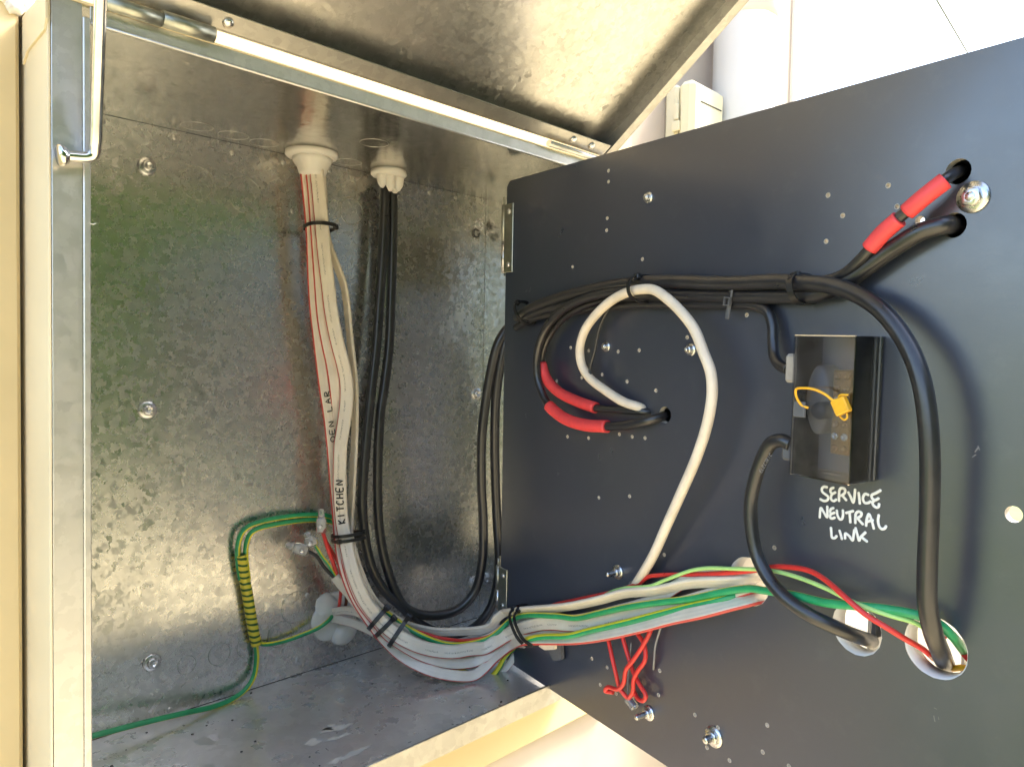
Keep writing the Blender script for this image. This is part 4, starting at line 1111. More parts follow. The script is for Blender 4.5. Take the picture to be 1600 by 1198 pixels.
def lid_stay():
    pts = [mv(q) for q in G['rod']]
    # run on until the rod meets the underside of the lid
    d = (pts[-1] - pts[-2])
    p = pts[-1].copy()
    for _ in range(200):
        zl = Z0 + H + 0.011 + (-p.y - BOX_D) * math.tan(LID_A) + 0.004
        if p.z >= zl:
            break
        p += d * 0.03
    pts.append(p)
    root = empty('lid_stay', pts[0], 'bent bright steel rod propping the lid, hooked on the left edge of the box', 'stay rod')
    loc = [q - pts[0] for q in pts]
    m = MB()
    sweep(m, loc, circle(0.0037, 16), n=8)
    m.build('rod', 'rod', root)
    m = MB()
    ax = (loc[1] - loc[0]).normalized()
    m.lathe(loc[0], ax, [(0.0005, -0.0026), (0.0066, -0.0024), (0.0070, -0.0008), (0.0070, 0.0004), (0.0050, 0.0030), (0.0036, 0.0034)], 20)
    m.build('rod_head', 'rod', root)
lid_stay()

# ------------------------------------------------------------------ the black swing panel
FR = Matrix((PANEL['U'], PANEL['V'], PANEL['N'])).transposed().to_4x4()
FR.translation = mv(PANEL['P0'])
PANEL_ROOT = empty('swing_panel', None, 'large black switchboard panel swung open on its hinges, seen from behind', 'panel', mat=FR)
PT = 0.0060
PW, PH = 0.575, 0.575
def swing_panel():
    m = MB()
    big = [(u / 1000, v / 1000, r / 1000) for u, v, r in BIG]
    holes = [(u / 1000, v / 1000, r / 1000) for u, v, r in HOLES]
    c = 0.006
    outline = [(c, 0), (PW - c, 0), (PW, c), (PW, PH - c), (PW - c, PH), (c, PH), (0, PH - c), (0, c)]
    walls = polygon_plate(m, outline, holes + big, -PT, 0.0)
    m.build('board', 'panel', PANEL_ROOT)
    tag(walls.build('hole_edges', 'raw_edge', PANEL_ROOT), kind='stuff')
    # pale burrs standing round the drilled holes
    m = MB()
    for (u, v, r) in holes:
        if r < 0.004:
            m.torus((u, v, 0.0002), (0, 0, 1), r * 1.02, 0.0003, 10, 5)
    tag(m.build('hole_burrs', 'raw_edge', PANEL_ROOT), kind='stuff')
    for (u, v, r) in big:
        m = MB()
        n = 36
        ring = lambda rr, z: [(u + rr * math.cos(t), v + rr * math.sin(t), z) for t in (2 * math.pi * k / n for k in range(n))]
        m.rings([ring(r - 0.0002, -0.0004), ring(r - 0.0002, -0.014), ring(r - 0.0016, -0.014), ring(r - 0.0008, -0.0006), ring(r - 0.0002, -0.0004)], cap=False)
        m.build('bush', 'white_plastic', PANEL_ROOT)
    for (u, v, n_, r, L) in BOLTS:
        u, v, r, L = u / 1000, v / 1000, r / 1000 * 1.3, L / 1000
        m = MB()
        m.lathe((u, v, 0), (0, 0, 1), [(r, 0.0001), (r, 0.0012), (r * 0.5, 0.0013)], 26)
        w = m.build('washer', 'zinc', PANEL_ROOT)
        m = MB()
        m.lathe((u, v, 0), (0, 0, 1), [(r * 0.66, 0.0012), (r * 0.66, 0.0044), (r * 0.56, 0.0050), (r * 0.3, 0.0050)], 6)
        m.build('nut', 'zinc', w)
        m = MB()
        prof = []
        k = 0
        z = 0.004
        while z < L:
            prof.append((r * (0.36 if k % 2 else 0.31), z)); z += 0.0005; k += 1
        prof += [(r * 0.26, L + 0.0004), (0.0002, L + 0.0005)]
        m.lathe((u, v, 0), (0, 0, 1), prof, 14)
        m.build('stud', 'zinc', w)
    for (u, v, r) in holes:  # black cups added behind the small cable holes to block the light
        if 0.006 < r < 0.012:
            m = MB()
            n = 20
            ring = lambda rr, z: [(u + rr * math.cos(t), v + rr * math.sin(t), z) for t in (2 * math.pi * k / n for k in range(n))]
            m.rings([ring(r + 0.003, -PT - 0.0006), ring(r + 0.003, -PT - 0.045), ring(0.0005, -PT - 0.046), ring(0.0005, -PT - 0.043), ring(r + 0.001, -PT - 0.043), ring(r + 0.001, -PT - 0.0006)], cap=False)
            m.build('blackout_cup', 'tie', PANEL_ROOT)
    # hinges
    for key in ('hinge1', 'hinge2'):
        a, b = G[key]
        v0, v1 = sorted((a[1] / 1000, b[1] / 1000))
        m = MB()
        m.box((-0.002, v0, 0.0004), (0.0165, v1, 0.0022), 0.0006)
        h = m.build('hinge_leaf', 'steel_dull', PANEL_ROOT)
        m = MB()
        m.cyl((-0.0045, v0, 0.0006), (-0.0045, v0 + (v1 - v0) * 0.46, 0.0006), 0.0027, 14)
        m.build('knuckle', 'zinc', h)
        m = MB()
        m.cyl((-0.0045, v0 + (v1 - v0) * 0.47, 0.0006), (-0.0045, v1, 0.0006), 0.0030, 14)
        m.cyl((-0.0045, v1, 0.0006), (-0.0045, v1 + 0.009, 0.0006), 0.0013, 10)
        m.build('knuckle', 'steel_dull', h)
        for v in (v0 + 0.009, v1 - 0.009):
            m = MB()
            m.lathe((0.0088, v, 0.0022), (0, 0, 1), [(0.0032, 0.0), (0.0032, 0.0008), (0.0022, 0.0020), (0.0003, 0.0022)], 14)
            m.build('screw', 'zinc', h)
    # marker lettering, one mesh for each word
    for word, strokes in WRITING.items():
        m = MB()
        for st in strokes:
            pts = [Vector((u / 1000, v / 1000, 0.0003)) for u, v in st]
            r = 0.00104
            sec = [(r * math.sin(t), 0.00022 * math.cos(t)) for t in [2 * math.pi * i / 10 for i in range(10)]]
            sweep(m, pts, sec, Vector((0, 0, 1)), n=5)
            for p in (pts[0], pts[-1]):
                m.lathe(p, (0, 0, 1), [(r, -0.0001), (r, 0.0001), (r * 0.7, 0.0002), (0.0001, 0.00022)], 10)
        tag(m.build('lettering', 'marker', PANEL_ROOT), label='white hand-painted word ' + word)
    # pale scuffs
    rnd = random.Random(9)
    m = MB()
    for (u, v) in ((0.045, 0.445), (0.052, 0.447), (0.047, 0.30), (0.11, 0.245), (0.088, 0.31), (0.515, 0.15), (0.53, 0.33)):
        for k in range(3):
            a = Vector((u + rnd.gauss(0, 0.0015), v + rnd.gauss(0, 0.002), 0.0002)); t = rnd.uniform(0, 3)
            d = Vector((math.cos(t), math.sin(t), 0)) * rnd.uniform(0.0008, 0.002); e = Vector((-d.y, d.x, 0)) * 0.2
            m.quad([a - d - e, a + d - e, a + d + e, a - d + e])
    tag(m.build('scuffs', 'thread', PANEL_ROOT), kind='stuff')
swing_panel()

def switch_housing():
    """the white housing on the weather face of the panel, seen through the three cable cut-outs"""
    root = empty('switchgear_housing', None, 'white plastic switchgear housing glimpsed through the round cable cut-outs of the panel', 'housing', mat=FR)
    m = MB()
    u0, u1, v0, v1 = 0.320, 0.560, 0.135, 0.265
    z0, z1 = -PT - 0.062, -PT - 0.0008
    m.box((u0, v0, z0), (u1, v1, z0 + 0.002))
    m.box((u0, v0, z0 + 0.0021), (u0 + 0.002, v1, z1)); m.box((u1 - 0.002, v0, z0 + 0.0021), (u1, v1, z1))
    m.box((u0 + 0.0021, v0, z0 + 0.0021), (u1 - 0.0021, v0 + 0.002, z1)); m.box((u0 + 0.0021, v1 - 0.002, z0 + 0.0021), (u1 - 0.0021, v1, z1))
    m.build('shell', 'backlit', root)
    for u in (0.440, 0.452, 0.466, 0.508, 0.524):
        m = MB()
        m.box((u, 0.150, z0 + 0.0022), (u + 0.0022, 0.235, z0 + 0.022))
        m.build('rib', 'white_plastic', root)
    for u in (0.447, 0.459):  # dark ribs forming the black stripes behind the middle cut-out
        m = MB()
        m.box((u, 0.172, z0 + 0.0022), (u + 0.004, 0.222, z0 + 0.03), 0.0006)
        m.build('dark_rib', 'grey_plastic', root)
switch_housing()
def inner_cores():
    for mt, lb, pts in (('red_wire', 'red core inside the far round cut-out, left of the thick black cable', ((0.497, 0.220, -0.022), (0.497, 0.205, -0.030), (0.499, 0.190, -0.040))),
                        ('red_wire', 'red core inside the far round cut-out, right of the thick black cable', ((0.512, 0.195, -0.028), (0.522, 0.187, -0.024), (0.534, 0.184, -0.022))),
                        ('yellow_plastic', 'yellow core at the lower edge inside the far round cut-out', ((0.512, 0.176, -0.026), (0.522, 0.181, -0.022), (0.530, 0.179, -0.020)))):
        P = [FR @ Vector(p) for p in pts]
        m = MB()
        sweep(m, P, circle(0.0021, 12))
        tag(m.build('core_wire', mt, loc=P[0]), lb, 'wire', 'cores inside the far cut-out')
inner_cores()

# ------------------------------------------------------------------ neutral link
def neutral_link():
    n = G['nl']
    root = empty('neutral_link', None, 'smoked plastic service neutral link box bolted to the black panel', 'neutral link', mat=FR)
    u0, u1 = n['fl_t'][0] / 1000, n['fr_t'][0] / 1000
    v0, v1 = (n['fl_b'][1] / 1000), n['fr_t'][1] / 1000
    d = 0.036
    m = MB()
    t = 0.0016
    # cover: thin walled shell, open to the panel
    m.box((u0, v0, d - t), (u1, v1, d), 0.0007)
    m.box((u0, v0, 0.0008), (u0 + t, v1, d - t - 0.0001), 0.0004); m.box((u1 - t, v0, 0.0008), (u1, v1, d - t - 0.0001), 0.0004)
    m.box((u0 + t + 0.0001, v0, 0.0008), (u1 - t - 0.0001, v0 + t, d - t - 0.0001), 0.0004)
    m.box((u0 + t + 0.0001, v1 - t, 0.0008), (u1 - t - 0.0001, v1, d - t - 0.0001), 0.0004)
    m.build('cover', 'smoked', root)
    m = MB()
    m.box((u0 + 0.002, v0 + 0.002, 0.0006), (u1 - 0.002, v1 - 0.002, 0.003))
    m.build('base', 'slate_plastic', root)
    m = MB()
    ub = (u0 + u1) / 2 + 0.006
    vb0, vb1 = n['bar_b'][1] / 1000, n['bar_t'][1] / 1000
    m.box((ub - 0.007, vb0, 0.0032), (ub + 0.007, vb1, 0.021), 0.0008)
    bar = m.build('terminal_bar', 'brass', root)
    k = 7
    for i in range(k):
        v = vb0 + (vb1 - vb0) * (i + 0.5) / k
        for du in (-0.0035, 0.0035):
            m = MB()
            m.lathe((ub + du, v, 0.021), (0, 0, 1), [(0.0026, 0.0), (0.0026, 0.0006), (0.0020, 0.0012), (0.0011, 0.0010), (0.0002, 0.0003)], 12)
            m.build('terminal_screw', 'zinc' if i % 3 == 1 else 'brass', bar)  # some zinc among the brass, standing in for bright highlights
    # warm grey mounting foot and the round sealing boss behind the cover
    up, vp = u0 + 0.011, (v0 + v1) / 2 + 0.004
    m = MB()
    m.lathe((up, vp, 0.0032), (0, 0, 1), [(0.0095, 0.0), (0.0095, 0.016), (0.0085, 0.018), (0.0002, 0.0182)], 28, 0, 2.6, (1, 0, 0))
    m.build('mounting_foot', 'pale_grey', root)
    kx, ky = u0 + 0.0185, n['knob'][1] / 1000
    m = MB()
    m.lathe((kx, ky, 0.0032), (0, 0, 1), [(0.0062, 0.0), (0.0062, 0.026), (0.0055, 0.028), (0.0002, 0.0282)], 22)
    m.build('sealing_boss', 'grey_plastic', root)
    m = MB()
    m.box((u0 + 0.004, ky - 0.005, d + 0.0001), (u0 + 0.013, ky + 0.006, d + 0.0030), 0.0006)
    m.build('seal_lug', 'grey_plastic', root)
    # cable entry spouts
    for key, h in (('boss1', 0.021), ('boss2', 0.017)):
        b = n[key]
        m = MB()
        m.box((u0 - 0.0125, b[1] / 1000 - h / 2, 0.006), (u0 - 0.0002, b[1] / 1000 + h / 2, 0.028), 0.002)
        m.build('entry_spout', 'grey_plastic' if key == 'boss2' else 'pale_grey', root)
neutral_link()

def wire_seal():
    root = empty('wire_seal', None, 'yellow plastic security seal hanging on a yellow wire loop from the neutral link', 'seal', mat=FR)
    s = Vector(G['nl']['seal']) / 1000
    s.z = 0.0405
    fr = Matrix.Translation(s) @ Matrix.Rotation(math.radians(28), 4, 'Z')
    m = MB()
    m.box((-0.0052, -0.0055, -0.0030), (0.0052, 0.0055, 0.0022), 0.0008, fr)
    m.build('seal_body', 'yellow_plastic', root)
    m = MB()
    pts = [Vector(q) / 1000 for q in G['nlwire']] + [s + Vector((-0.003, 0.004, 0.001))]
    sweep(m, pts, circle(0.0009, 10), Vector((0, 0, 1)))
    m.build('seal_wire', 'yellow_plastic', root)
    m = MB()
    sweep(m, [s + Vector(q) for q in ((-0.002, 0.006, 0), (0.0, 0.0075, 0.0005), (0.005, 0.0078, 0))], circle(0.0007, 8), Vector((0, 0, 1)))
    sweep(m, [s + Vector(q) for q in ((0.0045, -0.0045, 0), (0.0052, -0.0072, 0.0005), (0.003, -0.0088, 0.0005), (-0.0004, -0.0068, 0))], circle(0.0007, 8), Vector((0, 0, 1)))
    m.build('wire_end', 'yellow_plastic', root)
wire_seal()

# ------------------------------------------------------------------ bushings and sealant
def bushings():
    c = mv(G['bush1'])
    root = empty('ceiling_bushing', c, 'wide white flared bushing with sealant in the box ceiling, white flat cables drop through', 'bushing', 'white cable entries')
    m = MB()
    m.lathe((0, 0, -0.0012), (0, 0, -1), [(0.024, -0.001), (0.0285, 0.0005), (0.0290, 0.004), (0.0275, 0.0058), (0.0225, 0.0068)], 36, 0.03)
    m.build('flange', 'sealant', root)
    m = MB()
    m.lathe((0.001, 0, -0.009), (-0.03, -0.03, -1), [(0.0225, -0.002), (0.0205, 0.004), (0.0168, 0.010), (0.0148, 0.0155), (0.0132, 0.0185), (0.004, 0.0192)], 32, 0.05)
    m.build('sealant_cone', 'sealant', root)
    c = mv(G['bush2']) + Vector((0.004, 0.006, 0))
    root = empty('ceiling_bushing', c, 'small lumpy white sealed bushing in the box ceiling over the two black cables', 'bushing', 'white cable entries')
    m = MB()
    m.lathe((0, 0, -0.0012), (0, 0, -1), [(0.016, -0.001), (0.0205, 0.001), (0.0210, 0.006), (0.0185, 0.0085), (0.014, 0.009)], 30, 0.06)
    m.build('flange', 'sealant', root)
    m = MB()
    for a, r, h in ((200, 0.0075, 0.016), (250, 0.0065, 0.020), (320, 0.0075, 0.017), (20, 0.0085, 0.018), (90, 0.007, 0.014)):
        t = math.radians(a)
        m.lathe((0.0125 * math.cos(t), 0.0095 * math.sin(t), -0.0085), (0, 0, -1), [(r * 0.9, -0.002), (r, 0.004), (r * 0.75, h * 0.7), (r * 0.25, h)], 16, 0.12)
    m.build('sealant_cone', 'sealant', root)
    c = mv(G['gland'])
    root = empty('back_gland', c, 'smeared white sealant gland low on the back sheet with flat cables leaving it', 'bushing', 'white cable entries')
    m = MB()
    m.lathe((0, 0, 0), (0, -1, 0), [(0.0300, 0.0002), (0.029, 0.0015), (0.024, 0.0035), (0.020, 0.0065), (0.0165, 0.0075), (0.012, 0.0070), (0.002, 0.0050)], 40, 0.10)
    m.build('collar', 'sealant', root)
    m = MB()
    m.lathe((0.012, -0.002, -0.021), (0.1, -1, -0.35), [(0.0165, -0.003), (0.0168, 0.003), (0.0145, 0.008), (0.009, 0.011), (0.001, 0.012)], 28, 0.08)
    m.lathe((-0.012, -0.001, 0.014), (-0.3, -1, 0.2), [(0.016, -0.003), (0.0145, 0.002), (0.010, 0.0055), (0.001, 0.0065)], 28, 0.14, 1.4)
    m.build('sealant_smear', 'sealant', root)
bushings()

# ------------------------------------------------------------------ cables
FG = 'white flat cables of the main bundle'
flats = {}
flats['a'] = cable('flat_edge_a', 'flat_cable', 'flat_plain', 'white flat cable with red tracer and half hidden handwriting at the bundle edge', 'cable', FG, 'flat', roll=[(0, -0.8), (0.4, -0.75), (0.52, -0.4), (0.62, -0.45), (0.75, -0.95), (1, -1.1)], thick=0.34)
flats['b'] = cable('flat_edge_b', 'flat_cable', 'flat_plain', 'white flat cable second from the outer edge of the hanging bundle', 'cable', FG, 'flat', roll=[(0, -0.7), (0.4, -0.6), (0.52, -0.35), (0.62, -0.35), (1, -0.7)], thick=0.34)
flats['k'] = cable('flat_kitchen', 'flat_cable', 'flat', 'white flat cable handwritten KITCHEN down the middle of the bundle', 'cable', FG, 'flat', roll=[(0, -0.2), (0.44, -0.15), (0.56, -0.25), (0.7, -0.3), (1, -0.6)], thick=0.34)
flats['r'] = cable('flat_right', 'flat_cable', 'flat_plain', 'white flat cable bowing away alone on the right of the hanging bundle', 'cable', FG, 'flat', roll=[(0, 0.6), (0.1, 0.7), (0.42, 0.7), (0.6, 0.3), (0.7, 0.5), (1, 0.5)], thick=0.36)
flats['i'] = cable('flat_inner', 'flat_cable', 'flat_plain', 'white flat cable running hidden behind the KITCHEN one', 'cable', FG, 'flat', roll=[(0, 0), (0.5, 0.2), (0.7, -0.3), (1, -0.4)], thick=0.36)
flats['o'] = cable('flat_outer', 'flat_cable', 'flat_plain', 'short white flat cable curling up from under the bundle at the panel hinge', 'cable', FG, 'flat')
cable('gland_flat_a', 'flat_cable', 'flat', 'upper printed white flat cable leaving the back gland', 'cable', 'cables from the back gland', 'flat')
cable('gland_flat_b', 'flat_cable', 'flat_plain', 'lower white flat cable leaving the back gland', 'cable', 'cables from the back gland', 'flat')
cable('gland_red', 'core_wire', 'red_wire', 'short red core rising out of the back gland', 'wire', 'bare cores at the gland')
cable('gland_brown', 'core_wire', 'brown_wire', 'short brown core rising out of the back gland', 'wire', 'bare cores at the gland')
cable('sheath', 'cut_sheath', 'flat_plain', 'cut white cable sheath end with red, black and earth cores leaving it', 'cable', None, 'flat', thick=0.5)

EG = 'green and yellow earth wires'
cable('green_bundle', 'earth_wire', 'earth', 'long green and yellow earth wire over the bundle into the far round cut-out', 'wire', EG)
cable('green_lower', 'earth_wire', 'earth', 'green and yellow earth wire dipping below the bundle and crossing its lower half', 'wire', EG, roll=[(0, 1.3), (0.3, 1.2), (0.42, 0.3), (1, 0.2)])
cable('earth_loop_outer', 'earth_wire', 'earth', 'outer green and yellow wire of the square loop on the back sheet', 'wire', EG)
cable('earth_loop_inner', 'earth_wire', 'earth', 'inner green and yellow wire of the square loop on the back sheet', 'wire', EG)
cable('earth_down', 'earth_wire', 'earth', 'green and yellow wire running from the taped splice along the bottom corner of the box', 'wire', EG)
cable('earth_side', 'earth_wire', 'earth', 'thin green wire from the taped splice to the back gland', 'wire', EG)
cable('tape', 'tape_wrap', 'tape', 'yellow and green striped tape wound round the earth wire splice', 'tape')
cable('pale_green', 'control_wire', 'pale_green', 'pale lime green wire arching over the bundle', 'wire')
cable('red_top', 'active_wire', 'red_wire', 'long red wire arching over the bundle and down to the far round cut-out', 'wire', 'red wires')
cable('red_under', 'active_wire', 'red_wire', 'red wire tucked under the top flat cable at the bottom of the bundle', 'wire', 'red wires')
for k, nm, mt, lb in (('joint_red_a', 'core_wire', 'red_wire', 'front red core between the clear connectors and the cut sheath'),
                      ('joint_red_b', 'core_wire', 'red_wire', 'rear red core between the clear connectors and the cut sheath'),
                      ('joint_black', 'core_wire', 'tie', 'black core between the lowest clear connector and the cut sheath'),
                      ('joint_earth', 'core_wire', 'earth', 'green and yellow core between the middle clear connector and the cut sheath')):
    cable(k, nm, mt, lb, 'wire', 'cores at the clear connectors')
for k, lb in (('red_tail_a', 'straightest thin red wire hanging under the bundle'),
              ('red_tail_b', 'thin red wire under the bundle ending in a tight U loop'),
              ('red_tail_c', 'front thin red wire crossing over the others and curling back at its end'),
              ('red_tail_d', 'thin red wire under the bundle crossing behind the front one into the crimp')):
    cable(k, 'tail_wire', 'red_wire', lb, 'wire', 'thin red wires hanging under the bundle')
cable('grey_thread', 'loose_thread', 'thread', 'thin grey thread hanging on the black panel right of the red wires', 'thread')
cable('grey_thread_b', 'loose_thread', 'thread', 'fine grey thread between the thin red wires', 'thread')
cable('hair_thread', 'loose_thread', 'white_plastic', 'tiny pale thread stuck to the left edge of the box opening', 'thread')

BG = 'black sheathed cables'
cable('black_left', 'black_cable', 'black_cable', 'longest black cable, from the ceiling bushing round the panel into the far cut-out', 'cable', BG)
cable('black_right', 'black_cable', 'black_cable', 'black cable of the smaller drooping loop, ending in the lower upper-corner hole without sleeves', 'cable', BG)
root = empty('black_cable', mv(PATHS['black_to_upper_hole'][1][0]), 'black cable with two red sleeves rising to the upper corner hole of the panel', 'cable', BG)
def child_cable(key, name, mat, root, **kw):
    w, pts = PATHS[key]
    mb = MB()
    sc = kw.get('scale', 1.0)
    sweep(mb, [mv(p) - root.location for p in pts], circle(w / 2000 * sc, 18))
    return mb.build(name, mat, root)
child_cable('black_to_upper_hole', 'sheath', 'black_cable', root)
child_cable('sleeve_upper_a', 'red_sleeve', 'red_sleeve', root)
child_cable('sleeve_upper_b', 'red_sleeve', 'red_sleeve', root)
root = empty('black_cable', mv(PATHS['black_loop_outer'][1][0]), 'outer black cable curving back to the small centre hole, red sleeve along its bottom', 'cable', BG)
child_cable('black_loop_outer', 'sheath', 'black_cable', root)
child_cable('sleeve_loop_outer', 'red_sleeve', 'red_sleeve', root)
root = empty('black_cable', mv(PATHS['black_loop_inner'][1][0]), 'inner black cable curving back to the small centre hole, red sleeve nearer the panel', 'cable', BG)
child_cable('black_loop_inner', 'sheath', 'black_cable', root)
child_cable('sleeve_loop_inner', 'red_sleeve', 'red_sleeve', root)
cable('black_thin_run', 'black_cable', 'black_cable', 'glossy black cable under the horizontal run, turning down into the neutral link', 'cable', BG)
cable('black_neutral', 'black_cable', 'black_cable', 'black cable hanging from the neutral link to the middle round cut-out', 'cable', BG)
cable('white_round', 'round_cable', 'white_round', 'thick soiled white round cable looping over the centre of the panel', 'cable')
cable('thin_black_wire', 'thin_wire', 'black_cable', 'thin black wire inside the loop of the thick white cable', 'wire')

# ------------------------------------------------------------------ handwriting and print on cables (stroke letters on a unit grid)
FONT = {
    'K': [[(0, 0), (0, 1)], [(0.6, 1), (0, 0.45), (0.65, 0)]],
    'I': [[(0.25, 0), (0.25, 1)]],
    'T': [[(0, 1), (0.75, 1)], [(0.37, 1), (0.37, 0)]],
    'C': [[(0.65, 0.9), (0.3, 1), (0.02, 0.6), (0.1, 0.15), (0.35, 0), (0.65, 0.1)]],
    'H': [[(0, 0), (0, 1)], [(0.6, 0), (0.6, 1)], [(0, 0.5), (0.6, 0.5)]],
    'E': [[(0.6, 1), (0, 1), (0, 0), (0.6, 0)], [(0, 0.5), (0.5, 0.5)]],
    'N': [[(0, 0), (0, 1), (0.6, 0), (0.6, 1)]],
    'O': [[(0.35, 1), (0.05, 0.8), (0, 0.4), (0.3, 0), (0.65, 0.3), (0.65, 0.7), (0.35, 1)]],
    'V': [[(0, 1), (0.3, 0), (0.65, 1)]],
    'A': [[(0, 0), (0.3, 1), (0.65, 0)], [(0.1, 0.4), (0.5, 0.4)]],
    'L': [[(0, 1), (0, 0), (0.55, 0)]],
    'R': [[(0, 0), (0, 1), (0.5, 0.9), (0.5, 0.6), (0, 0.5), (0.6, 0)]],
    ' ': [],
}
def write_on(parent, word, origin, along, up, normal, r, mat, name='lettering'):
    """origin: lower left; along/up: full extent vectors"""
    m = MB()
    adv = 1.0 / len(word)
    for i, ch in enumerate(word):
        for st in FONT[ch]:
            pts = [origin + along * ((i + 0.12 + x) * adv) + up * y for x, y in st]
            sec = [(r * math.sin(t), 0.00012 * math.cos(t)) for t in [2 * math.pi * k / 8 for k in range(8)]]
            sweep(m, pts, sec, normal, n=2)
    m.v = [v - parent.matrix_basis.translation if parent.parent is None and parent.type == 'MESH' else v for v in m.v]
    return m.build(name, mat, parent)

def surface_text(ob, key, word, origin_t, len_m, height, mat, r, lift, flip=False, u_shift=0.0, roll=0.0, note=None):
    """lay strokes on the face of a flat cable, following its path; origin_t = fraction of its points"""
    w, pts = PATHS[key]
    path = spline([mv(p) for p in pts], 12)
    d = [0.0]
    for a, b in zip(path, path[1:]):
        d.append(d[-1] + (b - a).length)
    i0 = origin_t
    s0 = min(range(len(path)), key=lambda i: abs(path[i].z - i0))
    S0 = d[s0]
    def at(s):
        s = max(0, min(d[-1] - 1e-6, s))
        for i in range(len(d) - 1):
            if d[i + 1] >= s:
                f = (s - d[i]) / max(1e-9, d[i + 1] - d[i])
                p = path[i].lerp(path[i + 1], f)
                t = (path[i + 1] - path[i]).normalized()
                n = (HINT - t * HINT.dot(t)).normalized()
                b = t.cross(n)
                c, q = math.cos(roll), math.sin(roll)
                return p, t, n * c + b * q, b * c - n * q
    m = MB()
    adv = len_m / len(word)
    for i, ch in enumerate(word):
        for st in FONT[ch]:
            P = []
            for x, y in st:
                # reading direction runs back up the cable, letters' tops towards +side
                p, t, n, b = at(S0 - (i + 0.12 + x * 0.95) * adv)
                P.append(p + b * ((y - 0.5) * height + u_shift) + n * lift)
            p, t, n, b = at(S0 - i * adv)
            sec = [(r * math.sin(q), 0.00015 * math.cos(q)) for q in [2 * math.pi * k / 8 for k in range(8)]]
            sweep(m, P, sec, n, n=2)
    m.v = [v - ob.location for v in m.v]
    return tag(m.build('lettering', mat, ob), label=note or 'black handwritten word ' + word)

kw = PATHS['flat_kitchen'][0] / 1000
surface_text(flats['k'], 'flat_kitchen', 'KITCHEN', mv(G['K_text'][0]).z, 0.054, kw * 0.5, 'ink', 0.00075, kw * 0.17 * 1.12 + 0.0003, roll=-0.15)
bw = PATHS['flat_edge_a'][0] / 1000
surface_text(flats['a'], 'flat_edge_a', 'OEN LAR', mv(G['B_text'][0]).z, 0.062, bw * 0.5, 'ink', 0.0006, bw * 0.17 * 1.12 + 0.0003, u_shift=-bw * 0.12, roll=-0.75, note='black handwritten marks, partly hidden')

def cable_print():
    """pale maker's print on the black cable below the neutral link"""
    n = Vector(PANEL['N'])
    P = lambda q: FR @ (Vector(q) / 1000)
    a, b, c = (P(q) for q in G['E_text'])
    m = MB()
    ob = bpy.data.objects['black_cable.003'] if 'black_cable.003' in bpy.data.objects else None
    along = (b - a); up = (a - c).normalized() * 0.0
    side = along.normalized().cross(n).normalized()
    word = 'ELECTRIC'
    adv = 1 / len(word)
    for i, ch in enumerate(word):
        for st in FONT[ch]:
            pts = [a + along * ((i + 0.1 + x) * adv) - side * (y - 0.5) * 0.0026 for x, y in st]
            sec = [(0.00022 * math.sin(q), 0.0001 * math.cos(q)) for q in [2 * math.pi * k / 6 for k in range(6)]]
            sweep(m, pts, sec, n, n=2)
    return m

# ------------------------------------------------------------------ cable ties
TL = {
    't_top': 'black tie round the white flat cables just below the ceiling bushing',
    't_mid_a': 'upper of the two black ties under the word KITCHEN',
    't_mid_b': 'lower of the two black ties under the word KITCHEN',
    't_diag_a': 'first of three slanting black ties where the white bundle turns',
    't_diag_b': 'middle of three slanting black ties where the white bundle turns',
    't_diag_c': 'longest of three slanting black ties, lowest on the turning bundle',
    't_hinge_a': 'black tie nearer the hinge of the pair round the bundle at the panel edge',
    't_hinge_b': 'black tie farther from the hinge of the pair round the bundle at the panel edge',
    't_panel_a': 'black tie holding the thick white loop to the black cables',
    't_panel_b': 'black tie round the black cables where they fan out to the corner holes',
    't_panel_c': 'black tie round the black cables where they first meet the panel edge',
}
def ties():
    for k, (a, b, hb, w, head) in TIES.items():
        a, b = mv(a), mv(b)
        c = (a + b) / 2
        side = (b - a) / 2
        nrm = Vector(PANEL['N']) if k.startswith('t_panel') or k.startswith('t_hinge') else HINT
        nrm = (nrm - side * nrm.dot(side) / side.length_squared).normalized()
        ax = side.normalized().cross(nrm)
        hb, w = hb / 1000, w / 1000
        root = empty('cable_tie', c, TL[k], 'cable tie', 'black cable ties')
        m = MB()
        n = 40
        rs = []
        for i in range(n + 1):
            t = 2 * math.pi * i / n
            e = 2.6                                                # super-ellipse: hugs the flat cables
            cx, sx = math.cos(t), math.sin(t)
            x = math.copysign(abs(cx) ** (2 / e), cx); y = math.copysign(abs(sx) ** (2 / e), sx)
            p = side * x + nrm * hb * y
            o = (side.normalized() * x + nrm * y).normalized() * 0.0011
            rs.append([p - ax * w / 2, p + ax * w / 2, p + ax * w / 2 + o, p - ax * w / 2 + o])
        m.rings(rs, cap=False, smooth=False)
        m.build('band', 'tie', root)
        m = MB()
        sd = side.normalized()
        fr = Matrix((ax, sd, nrm)).transposed().to_4x4()
        fr.translation = side * (0.93 * head) + nrm * hb * 0.35
        m.box((-w * 0.75, -0.0026, -0.001), (w * 0.75, 0.0026, 0.0042), 0.0008, fr)
        m.build('head', 'tie', root)
        m = MB()
        fr2 = fr @ Matrix.Rotation(0.5 * head, 4, 'X')
        m.box((-w * 0.45, -0.0007, 0.003), (w * 0.45, 0.0006, 0.009), 0.0002, fr2)
        m.build('tail', 'tie', root)
ties()

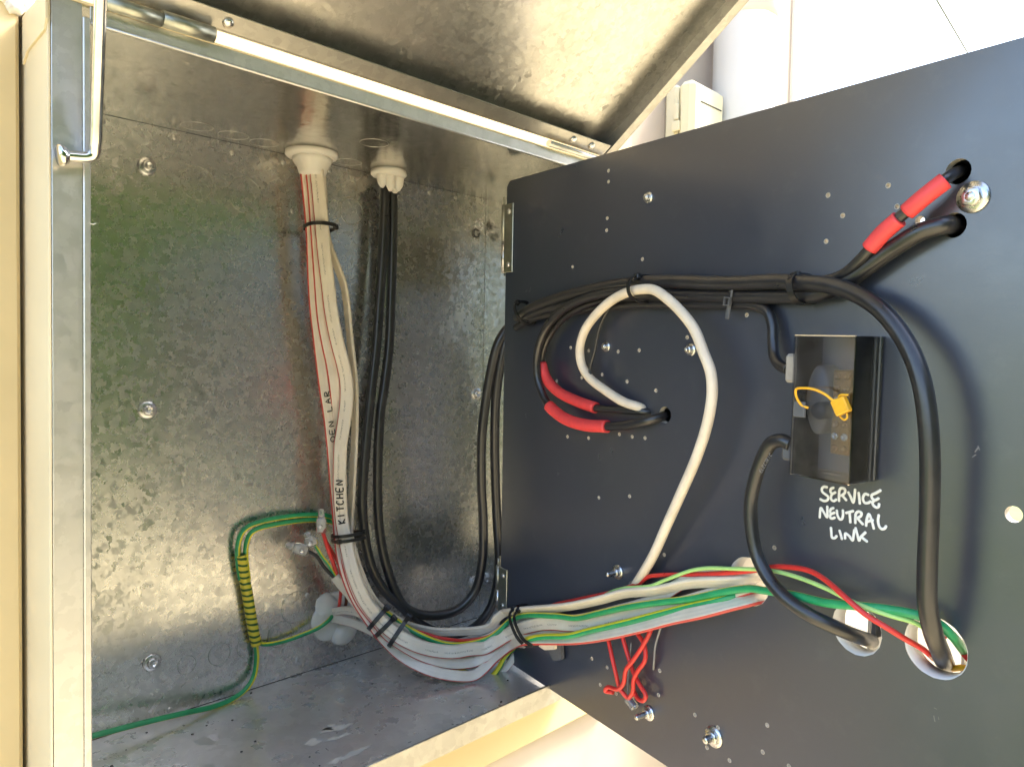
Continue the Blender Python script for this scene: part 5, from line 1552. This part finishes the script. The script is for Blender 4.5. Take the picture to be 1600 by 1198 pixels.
# ------------------------------------------------------------------ clear connectors
def connectors():
    labels = ('upright clear twist connector on the red cores', 'middle clear connector with the earth core', 'lowest clear connector lying flat on the black core')
    for (a, b, r), lb in zip(G['conn'], labels):
        a, b = mv(a), mv(b)
        r = r / 1000 * 0.78
        L = (b - a).length
        root = empty('wire_connector', b, lb, 'connector', 'clear wire connectors')
        d = (a - b).normalized()
        m = MB()
        m.lathe((0, 0, 0), d, [(r * 0.8, 0.0), (r, 0.001), (r, L * 0.52), (r * 0.86, L * 0.58), (r * 0.62, L * 0.64), (r * 0.60, L * 0.9), (r * 0.5, L), (0.0003, L * 1.02)], 22)
        m.build('shell', 'clear', root)
        m = MB()
        m.lathe(d * 0.002, d, [(r * 0.55, 0), (r * 0.55, L * 0.45), (r * 0.5, L * 0.5), (0.0002, L * 0.5)], 14)
        cl = m.build('crimp_core', 'white_plastic', root)
        m = MB()
        x = d.cross(HINT).normalized(); y = x.cross(d)
        m.lathe(d * L * 0.3 + y * r * 0.3, y, [(r * 0.42, 0.0), (r * 0.42, r * 0.8), (r * 0.3, r * 0.95), (0.0002, r * 0.95)], 12)
        m.build('clamp_screw', 'zinc', root)
connectors()

# ------------------------------------------------------------------ small things on the panel
def small_things():
    c = Vector(G['clip']) / 1000
    fr = FR @ Matrix.Translation(c) @ Matrix.Rotation(math.radians(-8), 4, 'Z')
    root = empty('cable_tie', None, 'small open square tie head on the horizontal run of black cables', 'cable tie', 'black cable ties', mat=fr)
    m = MB()
    for lo, hi in (((-0.003, -0.0035, -0.001), (-0.0021, 0.0035, 0.002)), ((0.0021, -0.0035, -0.001), (0.003, 0.0035, 0.002)),
                   ((-0.002, -0.0035, -0.001), (0.002, -0.0026, 0.002)), ((-0.002, 0.0026, -0.001), (0.002, 0.0035, 0.002))):
        m.box(lo, hi, 0.0002)
    m.build('head', 'grey_plastic', root)
    m = MB()
    m.box((0.0022, 0.0036, 0.0), (0.004, 0.012, 0.0009), 0.0002)
    m.box((-0.0018, -0.014, -0.0035), (0.0018, 0.016, -0.0018), 0.0003)
    m.build('band', 'grey_plastic', root)

    c = Vector(G['crimp']) / 1000
    fr = FR @ Matrix.Translation(c) @ Matrix.Rotation(math.radians(-28), 4, 'Z')
    root = empty('crimp_cap', None, 'small smoky clear crimp cap gathering the thin red wires on the panel', 'connector', mat=fr)
    m = MB()
    m.box((-0.0062, -0.0032, -0.0045), (0.0062, 0.0036, 0.0035), 0.0012)
    m.build('cap', 'clear', root)
    m = MB()
    m.box((-0.0045, -0.0018, -0.0030), (0.0045, 0.0022, 0.0020), 0.0006)
    m.build('filling', 'grey_plastic', root)

    # folded tag of tape under the bundle
    root = empty('tape_tag', None, 'folded cream tape tag with a grey tab sticking out under the bundle', 'tag', mat=FR)
    for key, mt, nm, z in (('wedge', 'white_round', 'fold', 0.010), ('tab', 'grey_plastic', 'tab', 0.003)):
        P = [Vector((p[0] / 1000, p[1] / 1000, 0)) for p in G[key]]
        m = MB()
        a = [p + Vector((0, 0, z)) for p in P]; b = [p + Vector((0, 0, z + 0.004)) for p in P]
        m.quad(b[::-1]); m.quad(a)
        for i in range(4):
            j = (i + 1) % 4
            m.quad([a[i], a[j], b[j], b[i]])
        m.build(nm, mt, root)
small_things()

# maker's print on the neutral cable
for o in list(bpy.data.objects):
    if o.get('label', '').startswith('black cable hanging from the neutral link'):
        m = cable_print()
        m.v = [v - o.location for v in m.v]
        m.build('lettering', 'thread', o)
